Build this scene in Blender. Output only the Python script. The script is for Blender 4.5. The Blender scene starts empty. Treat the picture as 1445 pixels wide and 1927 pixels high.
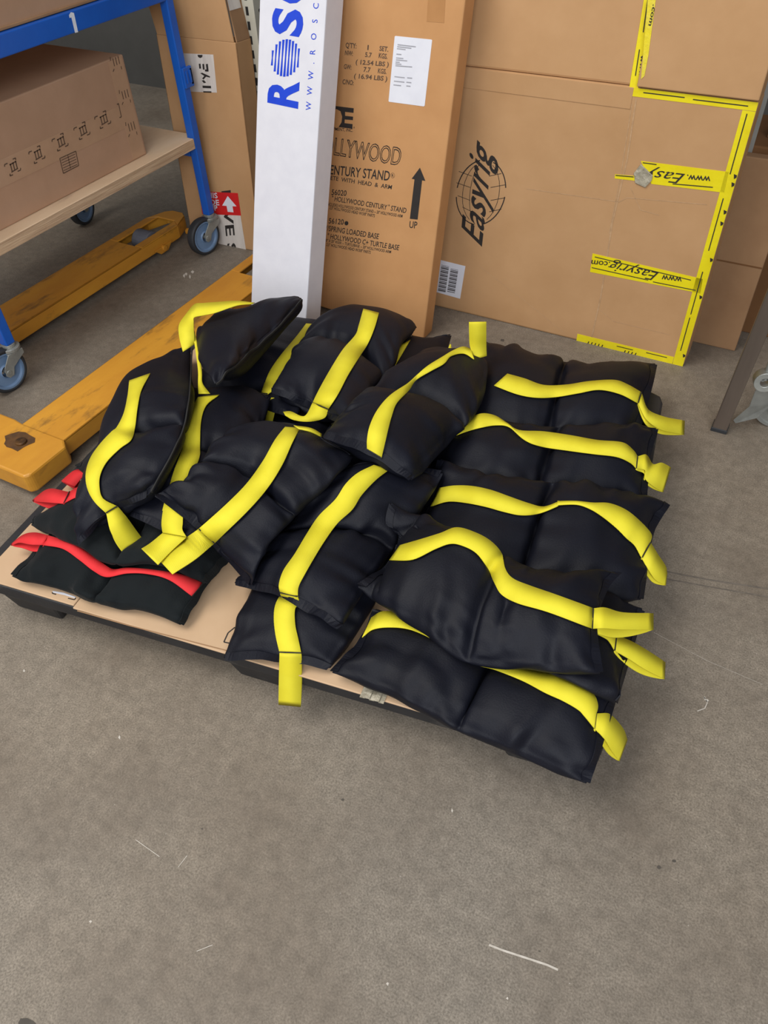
import bpy, bmesh, math, random
import numpy as np
from mathutils import Vector, Matrix
from mathutils.bvhtree import BVHTree

rng = np.random.RandomState(7)
random.seed(7)
scene = bpy.context.scene
COL = scene.collection

# ------------------------------------------------------------------ camera
W_, H_ = 1445.0, 1927.0
FPX = 1447.0
CX, CY = W_ / 2, H_ / 2
CAM_H = 1.35
def _cam_axes(pitch=45.0, roll=-2.8, yaw=30.5):
    p, r, y = np.radians([pitch, roll, yaw])
    fwd = np.array([0, np.cos(p), -np.sin(p)]); right = np.array([1.0, 0, 0]); up = np.cross(right, fwd)
    R = np.cos(r) * right + np.sin(r) * up
    U = -np.sin(r) * right + np.cos(r) * up
    Z = np.array([[np.cos(y), -np.sin(y), 0], [np.sin(y), np.cos(y), 0], [0, 0, 1]])
    return Z @ R, Z @ U, Z @ fwd
CR, CU, CF = _cam_axes()
C0 = np.array([0, 0, CAM_H])
cam_data = bpy.data.cameras.new('camera')
cam_data.sensor_fit = 'HORIZONTAL'; cam_data.sensor_width = 36.0
cam_data.lens = 36.0 * FPX / W_
cam_data.clip_start = 0.02; cam_data.clip_end = 60
cam = bpy.data.objects.new('camera', cam_data)
cam.matrix_world = Matrix(((CR[0], CU[0], -CF[0], 0), (CR[1], CU[1], -CF[1], 0), (CR[2], CU[2], -CF[2], CAM_H), (0, 0, 0, 1)))
COL.objects.link(cam); scene.camera = cam

# ------------------------------------------------------------------ world, lights, exposure
world = bpy.data.worlds.new('world'); scene.world = world; world.use_nodes = True
wn = world.node_tree.nodes['Background']
wn.inputs[0].default_value = (0.93, 0.95, 1.0, 1); wn.inputs[1].default_value = 0.32
def area(name, loc, target, size, power, color):
    d = bpy.data.lights.new(name, 'AREA'); d.shape = 'RECTANGLE'; d.size, d.size_y = size
    d.energy = power; d.color = color
    o = bpy.data.objects.new(name, d); COL.objects.link(o); o.location = loc
    v = Vector(target) - Vector(loc); o.rotation_euler = v.to_track_quat('-Z', 'Y').to_euler()
    return o
area('roof_light', (-2.2, -0.7, 4.3), (-0.7, 0.9, 0), (2.8, 2.6), 168, (1.0, 0.97, 0.92))
area('door_daylight', (1.6, -2.9, 2.9), (-0.9, 1.5, 0.4), (3.2, 2.4), 178, (0.94, 0.965, 1.0))
scene.view_settings.view_transform = 'Standard'
scene.view_settings.look = 'None'
scene.view_settings.exposure = 0.0
scene.view_settings.gamma = 1.0
scene.view_settings.use_curve_mapping = False

# ------------------------------------------------------------------ pixel helpers
def ray(px):
    return (px[0] - CX) / FPX * CR - (px[1] - CY) / FPX * CU + CF
def at(px, z):
    d = ray(px); return C0 + (z - CAM_H) / d[2] * d
def onx(px, X):
    d = ray(px); return C0 + (X / d[0]) * d
def ony(px, Y):
    d = ray(px); return C0 + (Y / d[1]) * d
class Frame:
    def __init__(s, o, u, v):
        s.o = np.array(o, float); s.u = np.array(u, float); s.v = np.array(v, float); s.n = np.cross(s.u, s.v)
        s.n /= np.linalg.norm(s.n)
    def hit(s, px, off=0.0004):
        d = ray(px); o = s.o + s.n * off
        return C0 + ((o - C0) @ s.n) / (d @ s.n) * d
    def P(s, a, b, c=0.0):
        return s.o + s.u * a + s.v * b + s.n * c
    def uv(s, px):
        q = s.hit(px, 0) - s.o
        return np.array([q @ s.u, q @ s.v])
def lean_frame(x, y, yaw, lean, side=0, z=0):
    a, l, s = math.radians(yaw), math.radians(lean), math.radians(side)
    u = np.array([math.cos(a), math.sin(a), 0]); b = np.array([-math.sin(a), math.cos(a), 0])
    v = math.cos(l) * np.array([0, 0, 1.0]) + math.sin(l) * b
    return Frame((x, y, z), math.cos(s) * u + math.sin(s) * v, -math.sin(s) * u + math.cos(s) * v)

# ------------------------------------------------------------------ materials
def mat(name, base, rough=0.6, metal=0.0, vary=None, scale=8, detail=5, bump=None, spec=0.5, sheen=0.0, stretch=None, weave=None, dirt=None):
    m = bpy.data.materials.new(name); m.use_nodes = True
    nt = m.node_tree; N = nt.nodes; L = nt.links
    b = N['Principled BSDF']
    b.inputs['Base Color'].default_value = (*base, 1); b.inputs['Roughness'].default_value = rough
    b.inputs['Metallic'].default_value = metal; b.inputs['Specular IOR Level'].default_value = spec
    if sheen:
        b.inputs['Sheen Weight'].default_value = sheen; b.inputs['Sheen Roughness'].default_value = 0.45
    tc = N.new('ShaderNodeTexCoord'); mp = N.new('ShaderNodeMapping')
    L.new(tc.outputs['Object'], mp.inputs['Vector'])
    if stretch: mp.inputs['Scale'].default_value = stretch
    col = None
    if vary:
        nz = N.new('ShaderNodeTexNoise'); nz.inputs['Scale'].default_value = scale; nz.inputs['Detail'].default_value = detail
        nz.inputs['Roughness'].default_value = 0.6
        L.new(mp.outputs[0], nz.inputs['Vector'])
        rp = N.new('ShaderNodeValToRGB'); rp.color_ramp.elements[0].position = 0.32; rp.color_ramp.elements[1].position = 0.68
        rp.color_ramp.elements[0].color = (*vary, 1); rp.color_ramp.elements[1].color = (*base, 1)
        L.new(nz.outputs['Fac'], rp.inputs[0]); col = rp.outputs[0]
    if dirt:
        dc, dscale, dlo, dhi = dirt
        nz = N.new('ShaderNodeTexNoise'); nz.inputs['Scale'].default_value = dscale; nz.inputs['Detail'].default_value = 9
        nz.inputs['Roughness'].default_value = 0.68
        L.new(mp.outputs[0], nz.inputs['Vector'])
        rp = N.new('ShaderNodeValToRGB'); rp.color_ramp.elements[0].position = dlo; rp.color_ramp.elements[1].position = dhi
        rp.color_ramp.elements[0].color = (0, 0, 0, 1); rp.color_ramp.elements[1].color = (1, 1, 1, 1)
        L.new(nz.outputs['Fac'], rp.inputs[0])
        mx = N.new('ShaderNodeMix'); mx.data_type = 'RGBA'
        L.new(rp.outputs[0], mx.inputs[0])
        if col: L.new(col, mx.inputs[6])
        else: mx.inputs[6].default_value = (*base, 1)
        mx.inputs[7].default_value = (*dc, 1); col = mx.outputs[2]
    if col: L.new(col, b.inputs['Base Color'])
    hgt = None
    if bump:
        bs, bd = bump
        nz = N.new('ShaderNodeTexNoise'); nz.inputs['Scale'].default_value = bs; nz.inputs['Detail'].default_value = 6
        L.new(mp.outputs[0], nz.inputs['Vector'])
        bp = N.new('ShaderNodeBump'); bp.inputs['Strength'].default_value = bd; bp.inputs['Distance'].default_value = 0.01
        L.new(nz.outputs['Fac'], bp.inputs['Height']); L.new(bp.outputs[0], b.inputs['Normal']); hgt = bp
    if weave:
        ws, wd = weave
        wv = N.new('ShaderNodeTexWave'); wv.wave_type = 'BANDS'; wv.bands_direction = 'DIAGONAL'
        wv.inputs['Scale'].default_value = ws; wv.inputs['Distortion'].default_value = 0.6
        L.new(mp.outputs[0], wv.inputs['Vector'])
        b2 = N.new('ShaderNodeBump'); b2.inputs['Strength'].default_value = wd; b2.inputs['Distance'].default_value = 0.002
        L.new(wv.outputs['Fac'], b2.inputs['Height'])
        if hgt: L.new(hgt.outputs[0], b2.inputs['Normal'])
        L.new(b2.outputs[0], b.inputs['Normal'])
    return m
def srgb(r, g, b):
    f = lambda c: c / 12.92 if c <= 0.04045 else ((c + 0.055) / 1.055) ** 2.4
    return tuple(f(x / 255.0) for x in (r, g, b))

M = {}
M['floor'] = mat('concrete', srgb(153, 144, 131), 0.6, vary=srgb(109, 101, 90), scale=300, detail=5, bump=(220, 0.04), dirt=(srgb(108, 98, 87), 2.1, 0.44, 0.74), spec=0.35)
def floor_extra(m):
    nt = m.node_tree; N = nt.nodes; L = nt.links; b = N['Principled BSDF']
    src = b.inputs['Base Color'].links[0].from_socket
    tc = N['Texture Coordinate']
    prev = src
    for sc, th, colr in ((60, 0.035, srgb(205, 200, 192)), (38, 0.03, srgb(52, 46, 41))):
        vo = N.new('ShaderNodeTexVoronoi'); vo.inputs['Scale'].default_value = sc; L.new(tc.outputs['Object'], vo.inputs['Vector'])
        lt = N.new('ShaderNodeMath'); lt.operation = 'LESS_THAN'; lt.inputs[1].default_value = th
        L.new(vo.outputs['Distance'], lt.inputs[0])
        nz = N.new('ShaderNodeTexNoise'); nz.inputs['Scale'].default_value = 13; L.new(tc.outputs['Object'], nz.inputs['Vector'])
        gt = N.new('ShaderNodeMath'); gt.operation = 'GREATER_THAN'; gt.inputs[1].default_value = 0.54; L.new(nz.outputs['Fac'], gt.inputs[0])
        mu = N.new('ShaderNodeMath'); mu.operation = 'MULTIPLY'; L.new(lt.outputs[0], mu.inputs[0]); L.new(gt.outputs[0], mu.inputs[1])
        mx = N.new('ShaderNodeMix'); mx.data_type = 'RGBA'; L.new(mu.outputs[0], mx.inputs[0]); L.new(prev, mx.inputs[6]); mx.inputs[7].default_value = (*colr, 1)
        prev = mx.outputs[2]
    nz = N.new('ShaderNodeTexNoise'); nz.inputs['Scale'].default_value = 42; nz.inputs['Detail'].default_value = 7; nz.inputs['Roughness'].default_value = 0.7; L.new(tc.outputs['Object'], nz.inputs['Vector'])
    rp = N.new('ShaderNodeValToRGB'); rp.color_ramp.elements[0].position = 0.36; rp.color_ramp.elements[1].position = 0.66
    rp.color_ramp.elements[0].color = (0.80, 0.80, 0.79, 1); rp.color_ramp.elements[1].color = (1.08, 1.08, 1.07, 1); L.new(nz.outputs['Fac'], rp.inputs[0])
    mx = N.new('ShaderNodeMix'); mx.data_type = 'RGBA'; mx.blend_type = 'MULTIPLY'; mx.inputs[0].default_value = 1
    L.new(prev, mx.inputs[6]); L.new(rp.outputs[0], mx.inputs[7]); prev = mx.outputs[2]
    nz = N.new('ShaderNodeTexNoise'); nz.inputs['Scale'].default_value = 0.9; nz.inputs['Detail'].default_value = 8; L.new(tc.outputs['Object'], nz.inputs['Vector'])
    rp = N.new('ShaderNodeValToRGB'); rp.color_ramp.elements[0].position = 0.35; rp.color_ramp.elements[1].position = 0.7
    rp.color_ramp.elements[0].color = (0.93, 0.93, 0.95, 1); rp.color_ramp.elements[1].color = (1.06, 1.0, 0.94, 1)
    L.new(nz.outputs['Fac'], rp.inputs[0])
    mx = N.new('ShaderNodeMix'); mx.data_type = 'RGBA'; mx.blend_type = 'MULTIPLY'; mx.inputs[0].default_value = 1
    L.new(prev, mx.inputs[6]); L.new(rp.outputs[0], mx.inputs[7]); L.new(mx.outputs[2], b.inputs['Base Color'])
floor_extra(M['floor'])
M['joint'] = mat('floor_joint_filler', srgb(116, 107, 97), 0.8, vary=srgb(90, 83, 76), scale=40)
M['grime_grey'] = mat('grey_grime', srgb(84, 78, 70), 0.8, vary=srgb(72, 66, 60), scale=30)
M['scratch'] = mat('chalky_scratch', srgb(205, 198, 188), 0.8, vary=srgb(180, 172, 160), scale=60)
M['wall'] = mat('dark_wall_paint', srgb(84, 83, 80), 0.7, vary=srgb(76, 75, 72), scale=5, bump=(60, 0.1))
CARD = srgb(190, 149, 107)
M['card'] = mat('cardboard_brown', CARD, 0.78, vary=srgb(181, 140, 98), scale=7, bump=(9, 0.12), stretch=(1, 1, 1), spec=0.25)
M['card_warm'] = mat('cardboard_warm', srgb(195, 146, 98), 0.78, vary=srgb(187, 138, 91), scale=9, bump=(16, 0.08), spec=0.25)
M['card_dull'] = mat('cardboard_dull', srgb(160, 125, 92), 0.8, vary=srgb(149, 114, 83), scale=9, bump=(16, 0.1), spec=0.25)
M['card_grey'] = mat('cardboard_greyish', srgb(180, 144, 117), 0.8, vary=srgb(170, 135, 108), scale=6, bump=(20, 0.1), spec=0.25)
M['card_dull_light'] = mat('cardboard_crease', srgb(172, 136, 100), 0.8, vary=srgb(196, 160, 122), scale=60, spec=0.2)
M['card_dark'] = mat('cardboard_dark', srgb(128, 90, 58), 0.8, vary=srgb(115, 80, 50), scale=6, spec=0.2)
M['card_sheet'] = mat('kraft_sheet', srgb(203, 172, 139), 0.75, vary=srgb(194, 162, 128), scale=5, bump=(11, 0.1), spec=0.25)
M['card_tape'] = mat('brown_packing_tape', srgb(183, 133, 84), 0.35, vary=srgb(175, 126, 78), scale=20)
M['clear_tape'] = mat('pale_packing_tape', srgb(186, 150, 120), 0.3, vary=srgb(176, 141, 112), scale=14)
M['white_box'] = mat('white_box_board', srgb(216, 216, 223), 0.6, vary=srgb(210, 210, 218), scale=22, spec=0.35)
M['paper'] = mat('white_label_paper', srgb(224, 225, 233), 0.55, vary=srgb(217, 218, 227), scale=20)
M['tape_white'] = mat('white_printed_tape', srgb(222, 214, 206), 0.5, vary=srgb(203, 194, 186), scale=60, stretch=(1, 1, 0.1))
M['ink'] = mat('black_ink', srgb(38, 33, 31), 0.7, vary=srgb(44, 38, 35), scale=30)
M['ink_soft'] = mat('faded_brown_ink', srgb(78, 58, 44), 0.75, vary=srgb(96, 74, 58), scale=90)
M['ink_grey'] = mat('grey_label_print', srgb(150, 150, 158), 0.7, vary=srgb(165, 165, 172), scale=60)
M['blue_ink'] = mat('blue_ink', srgb(12, 60, 196), 0.5, vary=srgb(18, 66, 204), scale=30)
M['red_label'] = mat('red_label_print', srgb(212, 34, 34), 0.45, vary=srgb(200, 28, 30), scale=30)
M['yellow_tape'] = mat('yellow_packing_tape', srgb(236, 220, 30), 0.35, vary=srgb(228, 208, 22), scale=14, bump=(40, 0.12))
M['yellow_worn'] = mat('yellow_tape_worn', srgb(222, 204, 74), 0.35, vary=srgb(238, 218, 26), scale=30, bump=(60, 0.3))
M['silver_tape'] = mat('crumpled_clear_tape', srgb(186, 178, 158), 0.28, vary=srgb(130, 122, 104), scale=50, bump=(70, 0.6))
M['nylon'] = mat('black_nylon', srgb(16, 18, 29), 0.55, vary=srgb(13, 14, 23), scale=5, bump=(330, 0.10), spec=0.24, sheen=0.0, weave=(420, 0.12))
M['cotton'] = mat('black_cotton', srgb(19, 24, 26), 0.85, vary=srgb(15, 19, 21), scale=6, bump=(300, 0.15), spec=0.2, sheen=0.04, weave=(420, 0.1))
M['strap'] = mat('yellow_webbing', srgb(228, 216, 56), 0.65, vary=srgb(220, 206, 46), scale=14, spec=0.25, weave=(300, 0.25))
M['strap_red'] = mat('red_webbing', srgb(226, 54, 58), 0.7, vary=srgb(216, 46, 50), scale=14, spec=0.25, weave=(300, 0.2))
M['thread'] = mat('black_thread', srgb(25, 24, 24), 0.8, vary=srgb(32, 31, 30), scale=50)
M['plastic'] = mat('black_pallet_plastic', srgb(29, 29, 32), 0.55, vary=srgb(38, 38, 40), scale=12, bump=(30, 0.2), dirt=(srgb(84, 80, 76), 9, 0.56, 0.78))
M['orange'] = mat('worn_orange_paint', srgb(208, 148, 48), 0.45, vary=srgb(186, 124, 40), scale=6, stretch=(1, .35, 1), dirt=(srgb(112, 80, 42), 11, 0.56, 0.70), bump=(30, 0.2))
M['bolt'] = mat('grimy_bolt_steel', srgb(120, 82, 38), 0.5, metal=0.3, vary=srgb(60, 42, 26), scale=40)
M['grime'] = mat('black_grease', srgb(58, 42, 28), 0.6, vary=srgb(100, 66, 28), scale=30)
M['roller'] = mat('grey_polyurethane_roller', srgb(106, 108, 118), 0.55, vary=srgb(90, 92, 100), scale=20)
M['blue_paint'] = mat('blue_frame_paint', srgb(22, 96, 196), 0.4, vary=srgb(18, 84, 178), scale=5, bump=(50, 0.05), dirt=(srgb(40, 92, 150), 10, 0.62, 0.8))
M['white_paint'] = mat('white_paint_mark', srgb(228, 232, 238), 0.6, vary=srgb(214, 220, 230), scale=60)
M['ply'] = mat('plywood', srgb(232, 204, 170), 0.65, vary=srgb(218, 186, 150), scale=9, stretch=(1.5, .4, 1), bump=(40, 0.1), dirt=(srgb(168, 140, 114), 7, 0.58, 0.8))
M['ply_edge'] = mat('plywood_edge', srgb(212, 184, 150), 0.75, vary=srgb(180, 150, 120), scale=30, stretch=(1, .2, 4), bump=(60, 0.3))
M['zinc'] = mat('zinc_plated_steel', srgb(172, 174, 168), 0.42, metal=0.5, vary=srgb(140, 142, 138), scale=18)
M['tyre'] = mat('dark_rubber_tyre', srgb(46, 48, 52), 0.6, vary=srgb(38, 40, 43), scale=20)
M['hub_blue'] = mat('blue_grey_wheel_core', srgb(112, 138, 170), 0.5, vary=srgb(100, 126, 158), scale=12)
M['cream'] = mat('cream_rack_paint', srgb(196, 194, 180), 0.45, vary=srgb(184, 182, 168), scale=10)
M['slot'] = mat('dark_slot', srgb(30, 29, 28), 0.9, vary=srgb(24, 23, 22), scale=20)
M['steel'] = mat('brushed_brown_steel', srgb(138, 126, 116), 0.38, metal=0.75, vary=srgb(116, 104, 96), scale=12, stretch=(1, 1, .1))
M['strip'] = mat('galvanised_strip', srgb(176, 178, 174), 0.4, metal=0.5, vary=srgb(160, 162, 158), scale=14)

# ------------------------------------------------------------------ mesh helpers
class MB:
    def __init__(s): s.v = []; s.f = []
    def add(s, verts, faces):
        k = len(s.v); s.v += [tuple(map(float, p)) for p in verts]; s.f += [tuple(i + k for i in f) for f in faces]; return s
    def hexa(s, p):      # 8 points: bottom loop 0-3, top loop 4-7
        return s.add(p, [(0, 3, 2, 1), (4, 5, 6, 7), (0, 1, 5, 4), (1, 2, 6, 5), (2, 3, 7, 6), (3, 0, 4, 7)])
    def box(s, a, b):
        x0, y0, z0 = a; x1, y1, z1 = b
        return s.hexa([(x0, y0, z0), (x1, y0, z0), (x1, y1, z0), (x0, y1, z0), (x0, y0, z1), (x1, y0, z1), (x1, y1, z1), (x0, y1, z1)])
    def fbox(s, F, a0, a1, b0, b1, c0, c1):   # box in a frame: u,v,n ranges
        return s.hexa([F.P(a0, b0, c0), F.P(a1, b0, c0), F.P(a1, b0, c1), F.P(a0, b0, c1), F.P(a0, b1, c0), F.P(a1, b1, c0), F.P(a1, b1, c1), F.P(a0, b1, c1)])
    def prism(s, pts, n, d):  # polygon extruded along n by d
        pts = [np.array(p, float) for p in pts]; n = np.array(n, float); k = len(pts)
        V = pts + [p + n * d for p in pts]
        F = [tuple(range(k))[::-1], tuple(range(k, 2 * k))] + [(i, (i + 1) % k, (i + 1) % k + k, i + k) for i in range(k)]
        return s.add(V, F)
    def cyl(s, p0, p1, r, seg=24, r1=None, cap=True):
        p0 = np.array(p0, float); p1 = np.array(p1, float); ax = p1 - p0; ax /= np.linalg.norm(ax)
        t = np.array([1.0, 0, 0]) if abs(ax[0]) < 0.8 else np.array([0, 1.0, 0])
        e1 = np.cross(ax, t); e1 /= np.linalg.norm(e1); e2 = np.cross(ax, e1); r1 = r if r1 is None else r1
        V = []
        for p, rr in ((p0, r), (p1, r1)):
            for i in range(seg):
                a = 2 * math.pi * i / seg; V.append(p + rr * (math.cos(a) * e1 + math.sin(a) * e2))
        F = [(i, (i + 1) % seg, (i + 1) % seg + seg, i + seg) for i in range(seg)]
        if cap: F += [tuple(range(seg))[::-1], tuple(range(seg, 2 * seg))]
        return s.add(V, F)
    def lathe(s, c, ax, prof, seg=40):   # prof: (axial, radius) closed loop
        c = np.array(c, float); ax = np.array(ax, float); ax /= np.linalg.norm(ax)
        t = np.array([1.0, 0, 0]) if abs(ax[0]) < 0.8 else np.array([0, 1.0, 0])
        e1 = np.cross(ax, t); e1 /= np.linalg.norm(e1); e2 = np.cross(ax, e1); k = len(prof)
        V = [c + ax * a + r * (math.cos(2 * math.pi * i / seg) * e1 + math.sin(2 * math.pi * i / seg) * e2) for i in range(seg) for a, r in prof]
        F = [(i * k + j, i * k + (j + 1) % k, ((i + 1) % seg) * k + (j + 1) % k, ((i + 1) % seg) * k + j) for i in range(seg) for j in range(k)]
        return s.add(V, F)
    def tube(s, pts, r, seg=10):
        for a, b in zip(pts[:-1], pts[1:]): s.cyl(a, b, r, seg)
        return s
    def build(s, name, m, parent=None, bevel=0, smooth=False, sub=0, normals=True):
        me = bpy.data.meshes.new(name)
        off = np.array(parent['_o']) if parent is not None and '_o' in parent else np.zeros(3)
        me.from_pydata([tuple(np.array(p) - off) for p in s.v], [], s.f)
        if normals:
            bm = bmesh.new(); bm.from_mesh(me); bmesh.ops.recalc_face_normals(bm, faces=bm.faces); bm.to_mesh(me); bm.free()
        if smooth:
            for p in me.polygons: p.use_smooth = True
        me.materials.append(m); me.update()
        o = bpy.data.objects.new(name, me); COL.objects.link(o)
        if parent is not None: o.parent = parent; o['_o'] = tuple(float(x) for x in off)
        if bevel:
            b = o.modifiers.new('bevel', 'BEVEL'); b.width = bevel; b.segments = 2; b.limit_method = 'ANGLE'
        if smooth == 'auto':
            pass
        if sub:
            q = o.modifiers.new('sub', 'SUBSURF'); q.levels = sub; q.render_levels = sub
        return o
def thing(name, loc, label, cat, group=None):
    o = bpy.data.objects.new(name, None); COL.objects.link(o); o.location = tuple(float(x) for x in loc)
    o.empty_display_size = 0.05
    o['_o'] = tuple(float(x) for x in loc); o['label'] = label; o['category'] = cat
    if group: o['group'] = group
    return o
def tag(o, label, cat, group=None):
    o['label'] = label; o['category'] = cat
    if group: o['group'] = group
    return o
def structure(o): o['kind'] = 'structure'; return o

# text as real flat lettering on a plane.  p0,p1: baseline start / end, p2: cap top above p0 (pixels)
def text_mesh(body, bold=0.0):
    cu = bpy.data.curves.new('t', 'FONT'); cu.body = body; cu.size = 1.0; cu.offset = bold; cu.resolution_u = 3
    ob = bpy.data.objects.new('t', cu); COL.objects.link(ob)
    dg = bpy.context.evaluated_depsgraph_get(); dg.update()
    me = bpy.data.meshes.new_from_object(ob.evaluated_get(dg))
    V = np.array([v.co[:] for v in me.vertices]).reshape(-1, 3); F = [tuple(p.vertices) for p in me.polygons]
    bpy.data.objects.remove(ob); bpy.data.curves.remove(cu); bpy.data.meshes.remove(me)
    return V, F
CAPH = None
def put_text(mb, F, body, p0, p1, p2, prefix='', bold=0.0, off=0.0005):
    global CAPH
    if CAPH is None:
        v, _ = text_mesh('H'); CAPH = v[:, 1].max()
    V, Fc = text_mesh(prefix + body, bold)
    Vb, _ = text_mesh(body, bold)
    xr = V[:, 0].max(); wb = Vb[:, 0].max() - Vb[:, 0].min(); x0 = xr - wb
    A, B, Cc = F.hit(p0, off), F.hit(p1, off), F.hit(p2, off)
    ex = (B - A) / wb; ey = (Cc - A) / CAPH
    mb.add([A + ex * (v[0] - x0) + ey * v[1] for v in V], Fc)
def put_poly(mb, F, pts, off=0.0005):
    mb.add([F.hit(p, off) for p in pts], [tuple(range(len(pts)))])
def put_slab(mb, F, pts, th=0.0006):
    mb.prism([F.hit(p, 0.0001) for p in pts], F.n, th)
def put_line(mb, F, pts, w, off=0.0005):
    P = [F.hit(p, off) for p in pts]
    for a, b in zip(P[:-1], P[1:]):
        d = b - a; d /= np.linalg.norm(d); q = np.cross(F.n, d) * w / 2
        mb.add([a - q, b - q, b + q, a + q], [(0, 1, 2, 3)])
def Z(ox, oy, s):   # coordinates read off an enlarged crop of the photo
    return lambda x, y: (ox + x / s, oy + y / s)

# ================================================================== SETTING
mb = MB(); mb.box((-7, -3.0, -0.1), (5, 3.6, 0)); floor = structure(mb.build('floor', M['floor']))
mb = MB(); mb.box((-7, 3.6, -0.1), (5, 3.75, 3.2)); structure(mb.build('wall_back', M['wall']))
FL0 = Frame((0, 0, 0), (1, 0, 0), (0, 1, 0))
mb = MB()
put_line(mb, FL0, [(1215, 1068), (1330, 1090), (1445, 1108)], 0.004, 0.0006); put_line(mb, FL0, [(1235, 1086), (1340, 1105), (1445, 1123)], 0.003, 0.0006)
mb.build('floor_joint', M['joint'], floor)
mb = MB()
put_line(mb, FL0, [(920, 1778), (945, 1788), (1000, 1806), (1030, 1816), (1050, 1825)], 0.0032, 0.0006)
put_line(mb, FL0, [(1230, 1190), (1330, 1243), (1435, 1288)], 0.0006, 0.0006)
put_line(mb, FL0, [(1325, 1312), (1331, 1322), (1326, 1333), (1312, 1338)], 0.0018, 0.0006)
put_line(mb, FL0, [(335, 1632), (352, 1610)], 0.0012, 0.0006)
put_line(mb, FL0, [(255, 1580), (300, 1612)], 0.0010, 0.0006)
put_line(mb, FL0, [(370, 1790), (400, 1778)], 0.0010, 0.0006)
for p in ((170, 1733), (850, 1525), (729, 1850), (955, 1878), (1325, 1312), (1330, 1318), (225, 1387), (45, 1262), (350, 515), (357, 520), (346, 518), (362, 511)):
    q = rng.rand(4) * 5 + 2
    put_poly(mb, FL0, [(p[0], p[1] - q[0] * .6), (p[0] + q[1] * .6, p[1]), (p[0] + 1, p[1] + q[2]), (p[0] - q[3] * .5, p[1] + 1)], 0.0006)
mb.build('floor_scratch', M['scratch'], floor)
mb = MB()
for p, r in (((1240, 1632), 5), ((1268, 1620), 4), ((645, 1505), 3), ((50, 1926), 16), ((945, 640), 4), ((1015, 1790), 2), ((380, 1560), 2)):
    put_poly(mb, FL0, [(p[0] + r * (.7 + .5 * rng.rand()) * math.cos(a), p[1] + r * .7 * (.7 + .5 * rng.rand()) * math.sin(a)) for a in np.linspace(0, 5.6, 8)], 0.0006)
mb.build('floor_stain', M['grime_grey'], floor)

# ================================================================== PALLET
PZ = 0.13
FLp, FRp, BRp = at((-56, 1086), PZ), at((1130, 1440), PZ), at((1262, 742), PZ)
eu = FRp - FLp; PL = np.linalg.norm(eu); eu /= PL
ev = np.array([-eu[1], eu[0], 0]); PWd = (BRp - FRp) @ ev
PF = Frame((FLp[0], FLp[1], 0), eu, ev)     # u along front edge, v to the back, n up
pal = thing('plastic_pallet', PF.P(PL / 2, PWd / 2, 0), 'black plastic pallet on the concrete floor carrying the pile of sandbags', 'pallet')
def rounded(l, w, r, seg=6, inset=0):
    pts = []
    for cx, cy, a0 in ((l - r, w - r, 0), (r, w - r, 90), (r, r, 180), (l - r, r, 270)):
        for k in range(seg + 1):
            a = math.radians(a0 + 90 * k / seg); pts.append((cx + (r - inset) * math.cos(a), cy + (r - inset) * math.sin(a)))
    return pts
mb = MB()
# deck made of strips so the hand slot in the right edge is open
mb.prism([PF.P(a, b, 0.095) for a, b in rounded(PL - 0.09, PWd, 0.02)], (0, 0, 1), 0.035)
S0, S1 = PWd - 0.36, PWd - 0.10
mb.fbox(PF, PL - 0.09, PL, 0.03, S0, 0.095, 0.13)
mb.fbox(PF, PL - 0.035, PL, S0, S1, 0.095, 0.13)
mb.prism([PF.P(a, b, 0.095) for a, b in [(PL - .09, S1), (PL, S1), (PL, PWd - .04), (PL - .008, PWd - .015), (PL - .035, PWd), (PL - .09, PWd)]], (0, 0, 1), 0.035)
mb.prism([PF.P(a, b, 0.095) for a, b in [(PL - .09, 0), (PL - .03, 0), (PL - .008, .01), (PL, .03), (PL - .09, .03)]], (0, 0, 1), 0.035)
mb.build('deck', M['plastic'], pal, bevel=0.006)
for a in (0.02, PL / 2 - 0.08, PL - 0.18):
    for b in (0.015, PWd / 2 - 0.07, PWd - 0.155):
        m2 = MB()
        lo = [PF.P(a + x, b + y, 0.0) for x, y in ((.02, .02), (.14, .02), (.14, .12), (.02, .12))]
        hi = [PF.P(a + x, b + y, 0.096) for x, y in ((0, 0), (.16, 0), (.16, .14), (0, .14))]
        m2.hexa(lo + hi); m2.build('foot', M['plastic'], pal, bevel=0.008)
# cardboard sheets lying on the deck
SZ = 0.1305; ST = 0.0045
def sheet(name, a0, a1, b0, b1, z, label):
    t = thing(name, PF.P((a0 + a1) / 2, (b0 + b1) / 2, z), label, 'cardboard')
    m2 = MB(); m2.fbox(PF, a0, a1, b0, b1, z, z + ST); m2.build('board', M['card_sheet'], t, bevel=0.0015)
    return t
sh1 = sheet('cardboard_sheet', 0.026, 0.262, 0.003, 0.98, SZ, 'small flat cardboard sheet at the left corner of the black pallet')
sh2 = sheet('cardboard_sheet', 0.264, PL - 0.045, -0.003, PWd - 0.03, SZ, 'large flat cardboard sheet under the sandbags along the pallet front edge')
ST_top = Frame(PF.P(0, 0, SZ + ST), eu, ev)
z6 = Z(0, 850, 2.89)
mb = MB(); put_line(mb, ST_top, [z6(420, 865), z6(700, 945), z6(1235, 1082)], 0.0022)
mb.build('fold_crease', M['card_dull'], sh2)
mb = MB()
for q in ([z6(1277, 955), z6(1240, 985), z6(1217, 1035), z6(1250, 1042)], [z6(1277, 955), z6(1292, 958)], [z6(1250, 1042), z6(1268, 998), z6(1285, 968)]): put_line(mb, ST_top, q, 0.0026)
mb.build('printed_mark', M['ink'], sh2)
mb = MB()
for q in ([z6(283, 765), z6(287, 771), z6(305, 776)], [z6(370, 797), z6(405, 805), z6(412, 795)]): put_line(mb, ST_top, q, 0.0024)
mb.build('printed_mark', M['ink'], sh1)
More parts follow.
